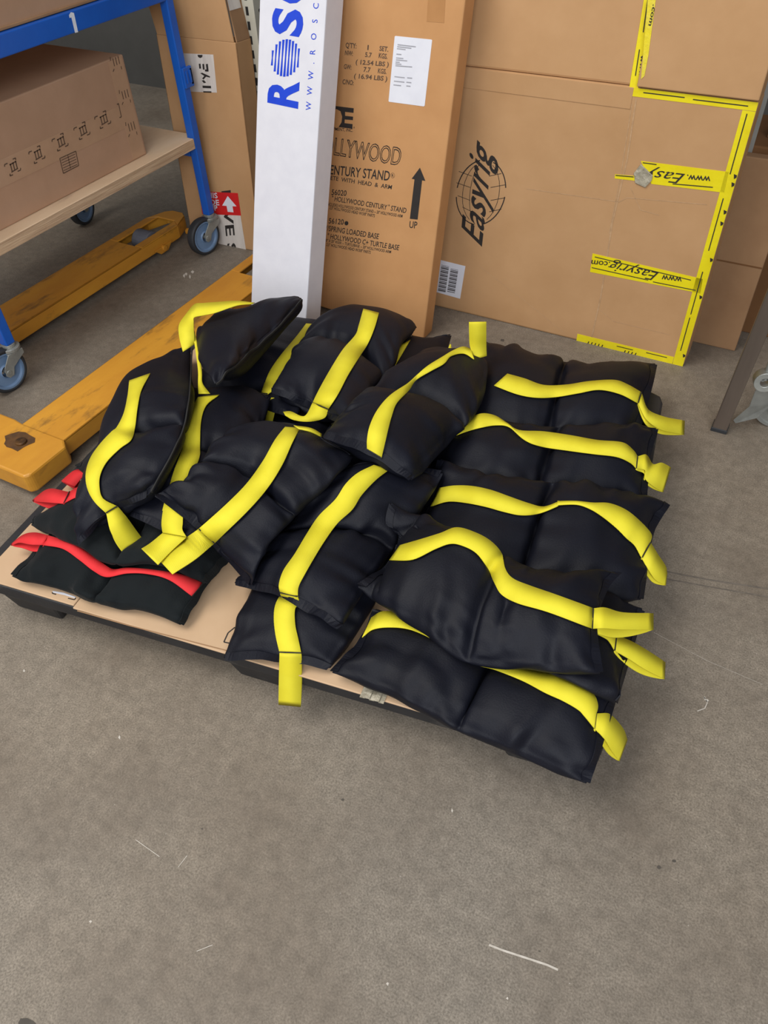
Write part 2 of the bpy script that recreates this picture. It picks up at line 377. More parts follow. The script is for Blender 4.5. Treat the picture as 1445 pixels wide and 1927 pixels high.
mb = MB(); put_poly(mb, ST_top, [z6(285, 757), z6(345, 766), z6(413, 790), z6(405, 797), z6(350, 780), z6(288, 766)], 0.0009)
mb.build('paper_label', M['paper'], sh1)
mb = MB()
P0 = PF.uv((683, 1306)); P1 = PF.uv((725, 1320))
for k in range(5):
    a = 0.0 + k * 0.2
    u0 = ST_top.uv((681 + 44 * a, 1302 + 13 * a)); u1 = ST_top.uv((681 + 44 * (a + .22), 1302 + 13 * (a + .22)))
    zz = SZ + ST + 0.0008 + 0.002 * (k % 2)
    mb.prism([PF.P(u0[0], u0[1] - .012, zz), PF.P(u1[0], u1[1] - .012, zz + .001), PF.P(u1[0], u1[1] + .016, zz + .0015), PF.P(u0[0], u0[1] + .014, zz)], (0, 0, 1), 0.0008)
mb.build('crumpled_tape', M['silver_tape'], sh2)

# ================================================================== PALLET JACK
jk = thing('pallet_jack', (-1.9, 1.4, 0), 'worn orange hand pallet jack lying under the blue trolley beside the pallet', 'pallet jack')
def fork(x0, x1, y0, y1):
    m = MB(); zt = 0.077; th = 0.007; zb = 0.028
    xm = (x0 + x1) / 2; s0, s1 = y1 - 0.30, y1 - 0.07; hx = 0.042
    tip = [(x0, y1 - 0.10), (x0 + .03, y1 - .02), (x0 + .055, y1), (x1 - .055, y1), (x1 - .03, y1 - .02), (x1, y1 - 0.10)]
    top = lambda pts: m.prism([(x, y, zt - th) for x, y in pts], (0, 0, 1), th)
    top([(x0, y0), (x1, y0), (x1, s0), (x0, s0)])
    top([(x0, s0), (xm - hx, s0), (xm - hx, s1), (x0, y1 - .10)])
    top([(xm + hx, s0), (x1, s0), (x1, y1 - .10), (xm + hx, s1)])
    top([(x0, y1 - .10), (xm - hx, s1), (xm + hx, s1), (x1, y1 - .10)] + [tip[k] for k in (4, 3, 2, 1)])
    edge = [(x0, y0)] + tip + [(x1, y0)]
    cx, cy = xm, (y0 + y1) / 2
    for a, b in zip(edge[:-1], edge[1:]):
        d = np.array([b[0] - a[0], b[1] - a[1]]); d /= np.hypot(*d); nn = np.array([d[1], -d[0]]) * .006
        if nn @ (np.array([cx, cy]) - np.array(a)) < 0: nn = -nn
        q0 = np.array([*a, zb]); q1 = np.array([*b, zb]); n3 = np.array([*nn, 0])
        m.hexa([q0, q1, q1 + n3, q0 + n3, q0 + (0, 0, zt - zb), q1 + (0, 0, zt - zb), q1 + n3 + (0, 0, zt - zb), q0 + n3 + (0, 0, zt - zb)])
    f = m.build('fork', M['orange'], jk, bevel=0.003)
    m = MB(); m.cyl((xm - .035, s0 + .10, .043), (xm + .035, s0 + .10, .043), .0405, 28); m.cyl((xm - .04, s0 + .10, .043), (xm + .04, s0 + .10, .043), .01, 12)
    m.build('load_roller', M['roller'], f, smooth=False, bevel=0.003)
    m = MB()
    for yy in (s0 + .10,): m.prism([(x1 + .0005, yy - .05, zb + .012), (x1 + .0005, yy + .05, zb + .012), (x1 + .0005, yy + .02, zb - .012), (x1 + .0005, yy - .02, zb - .012)], (1, 0, 0), .006)
    m.cyl((x1, s0 + .10, zb + .005), (x1 + .014, s0 + .10, zb + .005), .011, 14)
    m.build('roller_axle', M['orange'], f, bevel=0.002)
    m = MB(); m.cyl((x1, s0 + .245, zb + .008), (x1 + .012, s0 + .245, zb + .008), .012, 14); m.build('pivot_pin', M['orange'], f, bevel=0.002)
    return f
fork(-2.247, -2.088, 0.95, 2.20)
fork(-1.688, -1.530, 0.93, 2.20)
m = MB(); zt = 0.080
m.prism([(-2.27, .80, .022), (-1.515, .80, .022), (-1.505, .815, .022), (-1.505, .935, .022), (-1.53, .955, .022), (-1.688, .955, .022), (-1.72, .96, .022), (-2.06, .96, .022), (-2.09, .955, .022), (-2.27, .955, .022)], (0, 0, 1), zt - .022)
hl = m.build('heel_beam', M['orange'], jk, bevel=0.006)
bc = at((40, 833), zt)
m = MB(); m.cyl((bc[0], bc[1], zt), (bc[0], bc[1], zt + .007), .015, 20); m.build('bolt', M['bolt'], hl, bevel=0.002)
m = MB(); pts = []
for k in range(14):
    a = 2 * math.pi * k / 14; r = .028 + .012 * rng.rand(); pts.append((bc[0] - .012 + r * 1.3 * math.cos(a), bc[1] + r * math.sin(a), zt + .0005))
m.add(pts, [tuple(range(14))]); m.build('grease_patch', M['grime'], hl)

# ================================================================== BLUE TROLLEY
tr = thing('workshop_trolley', (-2.25, 1.63, 0), 'blue steel trolley with plywood shelf and grey wheels at the left edge', 'trolley')
TX1, TX0, TY0, TY1 = -1.93, -2.60, 1.152, 2.145
def caster(x, y, ang):
    a = math.radians(ang); d = np.array([math.cos(a), math.sin(a), 0]); s = np.array([-d[1], d[0], 0]); up = np.array([0, 0, 1.0])
    wc = np.array([x, y, 0.0675]) + d * 0.044
    F = Frame((x, y, 0), d, up)
    m = MB()
    m.cyl((x, y, .118), (x, y, .1275), .030, 24); m.cyl((x, y, .1275), (x, y, .137), .019, 18); m.cyl((x, y, .111), (x, y, .118), .026, 24)
    for sg in (-1, 1):
        base = np.array([x, y, 0]) + s * sg * .0215
        pts = [base + d * a_ + up * b_ for a_, b_ in ((-.024, .116), (.026, .116), (.052, .085), (.056, .060), (.047, .050), (.032, .052), (.022, .075), (-.024, .100))]
        m.prism(pts, s * sg, .0030)
    m.fbox(Frame((x, y, .1125), d, s), -.024, .026, -.0215, .0215, 0, .0035)
    c = m.build('caster', M['zinc'], tr, bevel=0.0012)
    m = MB(); m.lathe(wc, s, [(-.016, .056), (-.016, .064), (-.010, .0675), (.010, .0675), (.016, .064), (.016, .056)], 48); m.build('tyre', M['tyre'], c, smooth=True)
    m = MB(); m.lathe(wc, s, [(-.015, .018), (-.010, .022), (-.009, .046), (-.015, .050), (-.015, .0565), (.015, .0565), (.015, .050), (.009, .046), (.010, .022), (.015, .018)], 48); m.build('wheel_core', M['hub_blue'], c, smooth=False)
    m = MB(); m.cyl(wc - s * .027, wc + s * .027, .0075, 14); m.build('axle_bolt', M['zinc'], c, bevel=0.0015)
LEGW = 0.031
for (x, y, ang) in ((TX1 - LEGW / 2, TY1 - LEGW / 2, -100), (TX1 - LEGW / 2, TY0 + LEGW / 2, -95), (TX0 + LEGW / 2, TY1 - LEGW / 2, -80), (TX0 + LEGW / 2, TY0 + LEGW / 2, -70)):
    m = MB(); m.box((x - LEGW / 2, y - LEGW / 2, .137), (x + LEGW / 2, y + LEGW / 2, .862)); m.build('leg', M['blue_paint'], tr, bevel=0.003)
    caster(x, y, ang)
for x in (TX1 - .04, TX0):
    m = MB(); m.box((x, TY0 + LEGW, .812), (x + .04, TY1 - LEGW, .8625)); r = m.build('top_rail', M['blue_paint'], tr, bevel=0.003)
    if x > -2:
        RX = Frame((TX1, 0, 0), (0, 1, 0), (0, 0, 1)); z1 = Z(0, 0, 2.89)
        m = MB(); put_poly(m, RX, [z1(375, 82), z1(385, 66), z1(402, 70), z1(425, 175), z1(408, 179), z1(388, 95), z1(378, 98)], 0.0006); m.build('painted_numeral', M['white_paint'], r)
for y in (TY0, TY1 - .04):
    m = MB(); m.box((TX0 + LEGW, y, .812), (TX1 - LEGW, y + .04, .8625)); m.build('top_rail', M['blue_paint'], tr, bevel=0.003)
for y in (TY0 + .004, TY1 - .034):
    m = MB(); m.box((TX0 + LEGW, y, .345), (TX1 - LEGW, y + .03, .3755)); m.build('shelf_bearer', M['blue_paint'], tr, bevel=0.002)
m = MB(); m.prism([(TX1 - .001, TY0 + LEGW + .002, .376), (TX1 - .001, TY1 - LEGW - .002, .376), (TX1 - LEGW - .003, TY1 - LEGW - .002, .376), (TX1 - LEGW - .003, TY1, .376), (TX0 + LEGW + .003, TY1, .376), (TX0 + LEGW + .003, TY0, .376), (TX1 - LEGW - .003, TY0, .376), (TX1 - LEGW - .003, TY0 + LEGW + .002, .376)], (0, 0, 1), .034)
shf = m.build('shelf_board', M['ply'], tr, bevel=0.002)
m = MB(); m.box((TX1 - .001, TY0 + LEGW + .003, .3775), (TX1 - .0002, TY1 - LEGW - .003, .4085)); m.build('board_edge', M['ply_edge'], shf)
m = MB(); m.box((TX0 + .042, TY0 + .042, .835), (TX1 - .042, TY1 - .042, .862)); m.build('table_board', M['ply'], tr, bevel=0.002)
# small latch bracket on the front right leg
m = MB(); lx = TX1; m.box((lx, TY1 - .030, .565), (lx + .010, TY1 + .012, .625)); m.box((lx - .02, TY1, .57), (lx + .010, TY1 + .012, .62))
lb = m.build('latch_bracket', M['blue_paint'], tr, bevel=0.002)
m = MB()
for k in (0, 1): m.box((lx + .0095, TY1 - .021 + k * .016, .578), (lx + .013, TY1 - .013 + k * .016, .615))
m.build('bracket_rib', M['blue_paint'], lb, bevel=0.001)
# box on the shelf
SBX = -1.985
sb = thing('cardboard_box', (SBX - .2, 1.45, .41), 'long taped cardboard box standing on the plywood shelf of the blue trolley', 'box')
m = MB(); m.box((SBX - .36, 0.98, .4102), (SBX, 1.935, .705)); m.build('box_body', M['card_grey'], sb, bevel=0.004)
SB = Frame((SBX, 0, 0), (0, 1, 0), (0, 0, 1)); z1 = Z(0, 0, 2.89)
m = MB(); m.fbox(SB, 0.985, 1.925, .512, .578, .0002, .0008); m.build('packing_tape', M['clear_tape'], sb)
m = MB(); m.fbox(SB, 1.868, 1.926, .415, .70, .0002, .0010); m.build('packing_tape', M['clear_tape'], sb)
m = MB()
for (cx, cy) in ((70, 905), (202, 838), (328, 770), (447, 708), (560, 648)):
    for dx, dy, sx, sy in ((-45, -10, 1, 1), (15, -46, -1, 1), (-15, 52, 1, -1), (42, 20, -1, -1)):
        put_line(m, SB, [z1(cx + dx, cy + dy + 12 * sy), z1(cx + dx, cy + dy), z1(cx + dx + 16 * sx, cy + dy - 7 * sx)], .0028, .0014)
    for k in range(3): put_line(m, SB, [z1(cx - 14 + k * 14, cy - 14 - k * 8), z1(cx - 4 + k * 14, cy + 26 - k * 8)], .0035, .0014)
    put_line(m, SB, [z1(cx - 18, cy - 8), z1(cx + 18, cy - 28)], .003, .0014); put_line(m, SB, [z1(cx - 8, cy + 32), z1(cx + 28, cy + 10)], .003, .0014)
put_line(m, SB, [z1(636, 568), z1(645, 563), z1(660, 635), z1(650, 640)], .0028, .0014)
for (cx, cy) in ((633, 335), (682, 515), (717, 690)):
    for k in range(3): put_line(m, SB, [z1(cx - 20 + k * 14, cy - 18 - k * 6), z1(cx - 10 + k * 14, cy + 25 - k * 6)], .003, .0014)
    put_line(m, SB, [z1(cx - 32, cy - 5), z1(cx - 34, cy - 25)], .0026, .0014); put_line(m, SB, [z1(cx + 25, cy + 25), z1(cx + 29, cy + 42)], .0026, .0014)
    put_line(m, SB, [z1(cx - 18, cy + 55), z1(cx - 12, cy + 40)], .0026, .0014)
put_line(m, SB, [z1(325, 862), z1(412, 822), z1(428, 900), z1(345, 943), z1(325, 862)], .0025, .0014)
for k in range(5): put_line(m, SB, [z1(334 + k * 3, 872 + k * 14), z1(408 + k * 3, 838 + k * 14)], .0018, .0014)
put_line(m, SB, [z1(368, 842), z1(384, 918)], .0018, .0014)
m.build('printed_marks', M['ink_soft'], sb)
# box on the trolley top
tb = thing('cardboard_box', (-2.2, 1.4, .863), 'large cardboard box resting on top of the blue trolley', 'box')
m = MB(); m.box((-2.52, .93, .8636), (-1.950, 2.04, 1.16)); m.build('box_body', M['card_grey'], tb, bevel=0.004)
m = MB(); m.box((-1.9515, .93, .8640), (-1.944, 2.03, .872)); m.build('torn_edge', M['card_dull'], tb, bevel=0.002)

# ================================================================== TALL BOX BESIDE THE TROLLEY LEG, RACK UPRIGHT
LV = lean_frame(-2.088, 2.164, 2.0, 3.5, 0.0)
lv = thing('cardboard_box', LV.P(.14, 0, -.08), 'tall narrow open cardboard box with white printed tape behind the blue trolley leg', 'box')
LW, LH, LD = 0.321, 0.690, 0.085
m = MB(); T = .005
m.fbox(LV, 0, LW, 0, LH, -T, 0); m.fbox(LV, 0, LW, 0, LH, -LD, -LD + T); m.fbox(LV, 0, T, 0, LH, -LD, 0); m.fbox(LV, LW - T, LW, 0, LH, -LD, 0); m.fbox(LV, 0, LW, 0, T, -LD, 0)
m.build('box_body', M['card'], lv, bevel=0.002)
m = MB(); m.hexa([LV.P(.004, LH, -T), LV.P(LW - .008, LH, -T), LV.P(LW - .008, LH, 0), LV.P(.004, LH, 0), LV.P(-.01, LH + .145, .01), LV.P(LW - .016, LH + .145, .01), LV.P(LW - .016, LH + .145, .015), LV.P(-.01, LH + .145, .015)])
m.build('front_flap', M['card'], lv, bevel=0.0015)
m = MB(); m.hexa([LV.P(LW - T, LH, -LD + .004), LV.P(LW, LH, -LD + .004), LV.P(LW, LH, -.006), LV.P(LW - T, LH, -.006), LV.P(LW - .034, LH + .17, -LD + .004), LV.P(LW - .029, LH + .17, -LD + .004), LV.P(LW - .029, LH + .17, -.008), LV.P(LW - .034, LH + .17, -.008)])
sf = m.build('side_flap', M['card_dull'], lv, bevel=0.0015)
fx = lambda b: LW - .029 * b / .17 + .0004
m = MB(); m.hexa([LV.P(fx(.085), LH + .085, -LD + .016), LV.P(fx(.085) + .0006, LH + .085, -LD + .016), LV.P(fx(.085) + .0006, LH + .085, -.006), LV.P(fx(.085), LH + .085, -.006), LV.P(fx(.168), LH + .168, -LD + .02), LV.P(fx(.168) + .0006, LH + .168, -LD + .02), LV.P(fx(.168) + .0006, LH + .168, -.007), LV.P(fx(.168), LH + .168, -.007)])
m.build('torn_tape', M['tape_white'], sf)
for q4 in ([z1(960, 288), z1(1160, 297), z1(1180, 504), z1(985, 496)], [z1(1165, 1165), z1(1308, 1172), z1(1342, 1385), z1(1195, 1368)]):
    m = MB(); put_slab(m, LV, q4); m.build('white_tape', M['tape_white'], lv)
m = MB(); put_slab(m, LV, [z1(1085, 1040), z1(1293, 1050), z1(1311, 1172), z1(1100, 1163)], .001)
rl = m.build('red_label', M['red_label'], lv)
m = MB()
for body, y in (('THIS', 1078), ('SIDE', 1116), ('UP', 1146)):
    x1_ = {'THIS': 1184, 'SIDE': 1193, 'UP': 1184}[body]; w_ = {'THIS': 78, 'SIDE': 78, 'UP': 42}[body]
    put_text(m, LV, body, z1(x1_ - w_, y - 4), z1(x1_, y), z1(x1_ - w_ - 4, y - 32), bold=.02, off=.0014)
put_poly(m, LV, [z1(1238, 1066), z1(1286, 1122), z1(1264, 1122), z1(1270, 1155), z1(1238, 1152), z1(1232, 1120), z1(1208, 1118)], .0014)
m.build('label_print', M['paper'], rl)
m = MB()   # stencil letters, reading upward on the top piece and downward on the lower piece
zz = Z(230, 0, 5.352)
def bar(pts): put_poly(m, LV, [zz(*p) for p in pts], .0010)
bar([(808, 862), (893, 865), (895, 890), (810, 886)]); bar([(815, 918), (897, 920), (899, 934), (817, 931)])
bar([(800, 812), (822, 806), (845, 832), (822, 838)]); bar([(785, 738), (805, 732), (885, 770), (882, 782), (845, 772), (818, 802), (805, 790), (825, 765)])
bar([(770, 643), (788, 641), (794, 690), (776, 692)]); bar([(806, 645), (824, 643), (830, 700), (812, 702)]); bar([(842, 645), (862, 643), (870, 720), (850, 722)]); bar([(832, 700), (850, 700), (852, 720), (834, 720)])
bar([(757, 552), (808, 552), (806, 575), (785, 585), (764, 574)])
put_text(m, LV, 'LIVE S', z1(1205, 1040), z1(1240, 1380), z1(1252, 1034), bold=.02, off=.0010)
m.build('tape_print', M['ink'], lv)

up_x = -1.7875
ru = thing('rack_upright', (up_x, 2.32, 0), 'cream slotted steel rack upright between the tall box and the white box', 'rack')
m = MB()
m.box((up_x, 2.300, 0), (up_x + .045, 2.302, 1.15)); m.box((up_x + .043, 2.302, 0), (up_x + .045, 2.345, 1.15)); m.box((up_x, 2.302, 0), (up_x + .002, 2.315, 1.15))
m.build('post', M['cream'], ru)
m = MB()
for k in range(26):
    z = .05 + k * .041; m.box((up_x + .012, 2.2992, z), (up_x + .022, 2.2999, z + .024))
m.build('slots', M['slot'], ru)
m = MB()
for k in range(26):
    z = .06 + k * .041; m.cyl((up_x + .0451, 2.328, z), (up_x + .0457, 2.328, z), .005, 10)
m.build('bolt_holes', M['slot'], ru)

# ================================================================== WHITE BOX
WF = lean_frame(-1.4425, 1.652, -1.8, 17.0, 0)
WW, WD_, WH = 0.209, 0.080, 1.03
wb = thing('tube_box', WF.P(WW / 2, 0, -.03), 'long white lighting box with blue lettering leaning behind the sandbags', 'box')
m = MB(); m.fbox(WF, 0, WW, .022, WH, -WD_, 0)
for k in range(4): pass
m.build('box_body', M['white_box'], wb, bevel=0.003)
z3 = Z(450, 0, 3.2111)
m = MB()
put_text(m, WF, 'R', (558, 204.5), (561, 153.5), (505.5, 193.5), bold=.035)
put_text(m, WF, 'S', (564.5, 71), (569.5, 20), (513, 62), bold=.035)
put_text(m, WF, 'C', (570, 11), (575, -44), (520, 2), bold=.035)
cx, cy = 537.5, 109; rx, ry = 27.5, 36
nst = 9
for k in range(nst):
    t0 = -1 + 2 * (k + .06) / nst; t1 = -1 + 2 * (k + .84 - .035 * abs(k - 4)) / nst; tm = (t0 + t1) / 2
    rows = []
    for j in range(13):
        s_ = -1 + 2 * j / 12; wsc = .55 + .45 * abs(s_)
        h = math.sqrt(max(0, 1 - tm * tm))
        a = tm + (t0 - tm) * wsc; b = tm + (t1 - tm) * wsc
        yy = cy + ry * h * s_ * .98
        rows.append((WF.hit((cx + rx * a - (yy - cy) * .07, yy)), WF.hit((cx + rx * b - (yy - cy) * .07, yy))))
    V = [p for r_ in rows for p in r_]
    m.add(V, [(2 * j, 2 * j + 1, 2 * j + 3, 2 * j + 2) for j in range(12)])
put_text(m, WF, 'W   W   W   .   R    O    S    C', z3(432, 668), z3(481, 20), z3(402, 664), bold=.004)
put_text(m, WF, 'O', (600.5, -22), (602.5, -36), (591, -23))
m.build('blue_lettering', M['blue_ink'], wb)

# ================================================================== LARGE FLAT CARTON WITH YELLOW TAPE
EF = lean_frame(-1.03, 2.104, 0, 0.9)
EW = 1.007 - .178 + .023; EH = 0.727
eb = thing('flat_carton', EF.P(EW / 2, 0, -.06), 'large flat brown carton with yellow printed tape leaning upright at the back', 'carton')
m = MB(); m.fbox(EF, 0, EW, 0, EH, -.09, 0); m.build('carton_body', M['card'], eb, bevel=0.006)
crx = EF.uv((1195, 175))[0]
# upper part folded slightly back, in two panels
UF = Frame(EF.P(0, EH, -.004), (1, 0, 0), (0, math.sin(math.radians(6)), math.cos(math.radians(6))))
m = MB(); m.fbox(UF, 0, crx, 0.001, .42, -.075, -.001); m.build('upper_panel', M['card'], eb, bevel=0.006)
UR = Frame(EF.P(crx + .003, EH + .004, .010), (1, 0, 0), (0, math.sin(math.radians(3)), math.cos(math.radians(3))))
m = MB(); m.fbox(UR, 0, EW - crx - .003, 0, .42, -.08, 0); m.build('upper_panel', M['card'], eb, bevel=0.003)
m = MB(); m.fbox(EF, 0.002, crx - .005, EH - .050, EH - .001, .0, .0015); m.build('folded_ridge', M['card'], eb, bevel=0.003)
z4 = Z(820, 0, 2.312); z5 = Z(800, 400, 2.2403); zR = Z(1100, 0, 2.2667)
# yellow tapes
def tape(pts, th=.0007, mt='yellow_tape', F=EF):
    m = MB(); put_slab(m, F, pts, th); return m.build('yellow_tape', M[mt], eb)
def rect(F, a0, a1, b0, b1, th=.0007, mt='yellow_tape', name='yellow_tape'):
    m = MB(); m.fbox(F, a0, a1, b0, b1, .0001, th); return m.build(name, M[mt], eb)
u_r = EW - .001
t1 = rect(EF, crx - .008, u_r, EH - .020, EH - .001, .0009)
t2 = rect(EF, u_r - .030, u_r, .0, EH - .021, .0008)
q = EF.uv((1090, 630)); t3 = rect(EF, q[0] - .006, u_r - .031, 0, .024, .0008)
t4 = tape([z4(892, 700), z4(1275, 748), z4(1255, 838), z4(938, 800)]); t4b = tape([z4(780, 758), z4(890, 768), z4(885, 788), z4(778, 776)])
t5 = tape([z5(706, 172), z5(1170, 280), z5(1160, 340), z5(695, 250)])
m = MB(); put_slab(m, UR, [z4(922, 0), z4(957, 0), z4(925, 240), z4(908, 330), z4(893, 345)], .0009)
t6 = m.build('yellow_tape', M['yellow_worn'], eb)
m = MB(); put_slab(m, UF, [(1212, -3), (1226, -3), (1199, 178), (1183, 172)], .0012); t7 = m.build('yellow_tape', M['yellow_tape'], eb)
# printing on the tapes
def lines(parent, F, sets, w=.0024, off=.0016):
    m = MB()
    for s_ in sets: put_line(m, F, s_, w, off)
    return m
m = lines(t4, EF, [[z4(900, 708), z4(960, 716)], [z4(1030, 800), z4(1205, 815)]])
put_text(m, EF, 'www.', z4(1197, 768), z4(1093, 760), z4(1192, 797), bold=.015, off=.0016)
put_text(m, EF, 'Easy', z4(1085, 757), z4(925, 737), z4(1046, 798), bold=.0, off=.0016)
m.build('tape_print', M['ink'], t4)
m = lines(t4b, EF, [[z4(782, 763), z4(860, 770)]]); m.build('tape_print', M['ink'], t4b)
m = lines(t5, EF, [[z5(715, 187), z5(1120, 285)], [z5(702, 232), z5(940, 285)], [z5(960, 292), z5(1140, 328)]])
put_text(m, EF, 'www', z5(1083, 272), z5(998, 262), z5(1080, 300), bold=.01, off=.0016)
put_text(m, EF, 'Easyrig', z5(985, 253), z5(790, 208), z5(952, 285), bold=.0, off=.0016)
put_text(m, EF, '.com', z5(780, 208), z5(702, 200), z5(775, 232), bold=.01, off=.0016)
m.build('tape_print', M['ink'], t5)
m = MB()
for a, b in ((.05, .16), (.17, .30), (.36, .50), (.56, .70)):
    A = [EF.P(u_r - .019, a, .0016), EF.P(u_r - .0165, a, .0016), EF.P(u_r - .0165, b, .0016), EF.P(u_r - .019, b, .0016)]; m.add(A, [(0, 1, 2, 3)])
for b in (.03, .22, .33, .43, .46, .53, .55):
    put_ = EF.P(u_r - .006, b, .0016); m.add([put_, put_ + (.005, 0, .004), put_ + (.005, 0, .010), put_ + (-.003, 0, .012)], [(0, 1, 2, 3)])
m.build('tape_print', M['ink'], t2)
m = MB(); uv = EF.uv
for a, b in ((1.0, 1.0),): pass
def fl(a0, a1, b): m.add([EF.P(a0, b, .0016), EF.P(a1, b, .0016), EF.P(a1, b + .0024, .0016), EF.P(a0, b + .0024, .0016)], [(0, 1, 2, 3)])
fl(crx + .02, crx + .12, EH - .010); fl(crx + .14, u_r - .02, EH - .012); m.build('tape_print', M['ink'], t1)
m = MB(); fl(q[0] + .12, q[0] + .17, .014); fl(q[0] + .21, u_r - .05, .016)
for k in range(9):
    a = q[0] + .03 + k * .011 + (.06 if k > 4 else 0); m.add([EF.P(a, .0, .0016), EF.P(a + .003, .0, .0016), EF.P(a + .005, .008, .0016), EF.P(a + .002, .008, .0016)], [(0, 1, 2, 3)])
m.build('tape_print', M['ink'], t3)
m = lines(t6, UR, [], off=.0016)
put_text(m, UR, '.com', z4(945, 18), z4(925, 110), z4(960, 24), bold=.02, off=.0016); m.build('tape_print', M['ink'], t6)
m = lines(t7, UF, [[z4(922, 0), z4(902, 140)], [z4(886, 215), z4(868, 330)]], off=.0022)
put_text(m, UF, 'www', z4(893, 238), z4(883, 335), z4(908, 240), bold=.02, off=.0022); m.build('tape_print', M['ink'], t7)
m = MB(); put_slab(m, EF, [z4(862, 752), z4(893, 712), z4(945, 762), z4(940, 785), z4(912, 815), z4(868, 795)], .004); m.build('torn_tape_patch', M['silver_tape'], eb, bevel=.0015)
# vertical crease and the creases around it
m = MB()
put_line(m, EF, [(1197, 185), (1180, 300), (1152, 420), (1130, 560), (1112, 640)], .004, .0006)
put_line(m, EF, [(1189, 195), (1168, 330), (1146, 440)], .002, .0006)
put_line(m, EF, [(990, 355), (1165, 380), (1180, 372), (1330, 385)], .002, .0006)
put_line(m, EF, [(1186, 352), (1205, 395), (1240, 405)], .0018, .0006)
put_line(m, EF, [(900, 500), (980, 560), (1060, 625)], .0014, .0006)
put_line(m, EF, [(1125, 580), (1155, 605), (1260, 630)], .0014, .0006)
m.build('crease', M['card_dull_light'], eb)
# logo
m = MB()
put_text(m, EF, 'Easyrig', (906, 464), (925, 290), (869, 428), bold=.012)
for (a0, a1) in ((100, 172), (188, 262), (282, 352), (8, 68)):
    put_line(m, EF, [(905 + 46 * math.cos(math.radians(a)) + (360 - 360 - 62 * math.sin(math.radians(a))) * -.10, 362 - 61 * math.sin(math.radians(a))) for a in np.linspace(a0, a1, 12)], .0032)
for k in (.45, .75):
    for sg in (-1, 1):
        if k == .45 and sg == 1: continue
        put_line(m, EF, [(905 + sg * 46 * k * math.cos(math.radians(a)) + 62 * math.sin(math.radians(a)) * .10, 362 - 58 * math.sin(math.radians(a))) for a in np.linspace(-62, 62, 10)], .0016)
for s_ in (-.55, -.2, .2, .55):
    w_ = 46 * math.sqrt(1 - s_ * s_)
    put_line(m, EF, [(905 - w_ + 62 * -s_ * -.1, 362 + 61 * s_ - 6), (905 - w_ * .45, 362 + 61 * s_ + 3)], .0016); put_line(m, EF, [(905 + w_ * .4, 362 + 61 * s_ + 3), (905 + w_, 362 + 61 * s_ - 2)], .0016)
m.build('logo_print', M['ink'], eb)
m = MB(); put_slab(m, EF, [z3(1180, 1562), z3(1367, 1608), z3(1335, 1805), z3(1165, 1757)], .0006)
bl = m.build('barcode_label', M['paper'], eb)
m = MB()
for (x0, y0, x1, y1, n) in ((1222, 1600, 1200, 1762, 22), (1278, 1622, 1256, 1765, 20)):
    for k in range(n):
        f0 = k / n; f1 = (k + (.3 + .5 * ((k * 7) % 3) / 2)) / n
        p = lambda f, e: z3(x0 + (x1 - x0) * f + e * 46, y0 + (y1 - y0) * f + e * 10)
        put_poly(m, EF, [p(f0, 0), p(f0, 1), p(f1, 1), p(f1, 0)], .0009)
m.build('barcode_bars', M['ink'], bl)

# ================================================================== STAND BOX (printed, leaning)
HF = lean_frame(-0.944, 1.903, 0, 8.3, -3.0)
HW, HD, HH = 0.50, 0.062, 1.0
hb = thing('stand_box', HF.P(-HW / 2, 0, -.03), 'brown cardboard stand box with black lettering and an up arrow leaning beside the white box', 'box')
m = MB(); m.fbox(HF, -HW, 0, .0, HH, -HD, 0)
m.build('box_body', M['card_warm'], hb, bevel=0.004)
m = MB()
TB = [.022]
def T_(body, a, b, c, prefix='', bold=None): put_text(m, HF, body, z3(*a), z3(*b), z3(*c), prefix, TB[0] if bold is None else bold)
T_("Q'TY:", (643, 288), (708, 293), (644, 258)); T_('1', (774, 301), (781, 302), (776, 272)); T_('SET.', (846, 306), (900, 312), (849, 278))
T_('NW:', (638, 332), (686, 337), (641, 305)); T_('5.7', (760, 343), (800, 347), (762, 316)); T_('KGS.', (842, 349), (894, 356), (845, 320))
T_('( 12.54 LBS )', (703, 386), (902, 402), (706, 360)); T_('GW:', (632, 415), (677, 420), (634, 388)); T_('7.7', (750, 433), (792, 437), (753, 405)); T_('KGS.', (837, 441), (888, 447), (840, 413))
T_('( 16.94 LBS )', (693, 471), (893, 489), (696, 445)); T_('C/NO:', (623, 507), (690, 515), (626, 479))
m.build('stencil_print', M['ink_soft'], hb); TB[0] = .011
m = MB()
T_('NTURY STAND', (572, 1055), (906, 1092), (577, 1000), 'CE'); T_('R', (921, 1068), (933, 1069), (922, 1052))
put_line(m, HF, [z3(927 + 12 * math.cos(a), 1060 + 15 * math.sin(a)) for a in np.linspace(0, 2 * math.pi, 17)], .0007)
T_('TE  WITH  HEAD  &  ARM', (565, 1088), (920, 1144), (568, 1064), 'COMPLE'); T_('56020', (557, 1177), (647, 1184), (560, 1145))
T_('" HOLLYWOOD CENTURY   STAND', (558, 1212), (1007, 1288), (562, 1183)); T_('R', (901, 1246), (911, 1247), (902, 1236))
T_('INCLUDES HOLLYWOOD CENTURY STAND -- 20" HOLLYWOOD ARM', (530, 1240), (985, 1315), (532, 1223)); T_('2.5" HOLLYWOOD HEAD W/3/8" PARTS', (545, 1263), (818, 1313), (547, 1246))
T_('56120', (540, 1349), (630, 1358), (543, 1318))
T_('/SPRING LOADED BASE', (531, 1394), (841, 1445), (535, 1363), 'W'); T_('" HOLLYWOOD C+ TURTLE BASE', (532, 1440), (963, 1512), (536, 1411))
T_('40" X 20" RISER -- TURTLEBASE -- 20" HOLLYWOOD ARM', (515, 1458), (916, 1531), (517, 1442)); T_('2.5" HOLLYWOOD HEAD W/3/8" PARTS', (527, 1485), (793, 1534), (529, 1468))
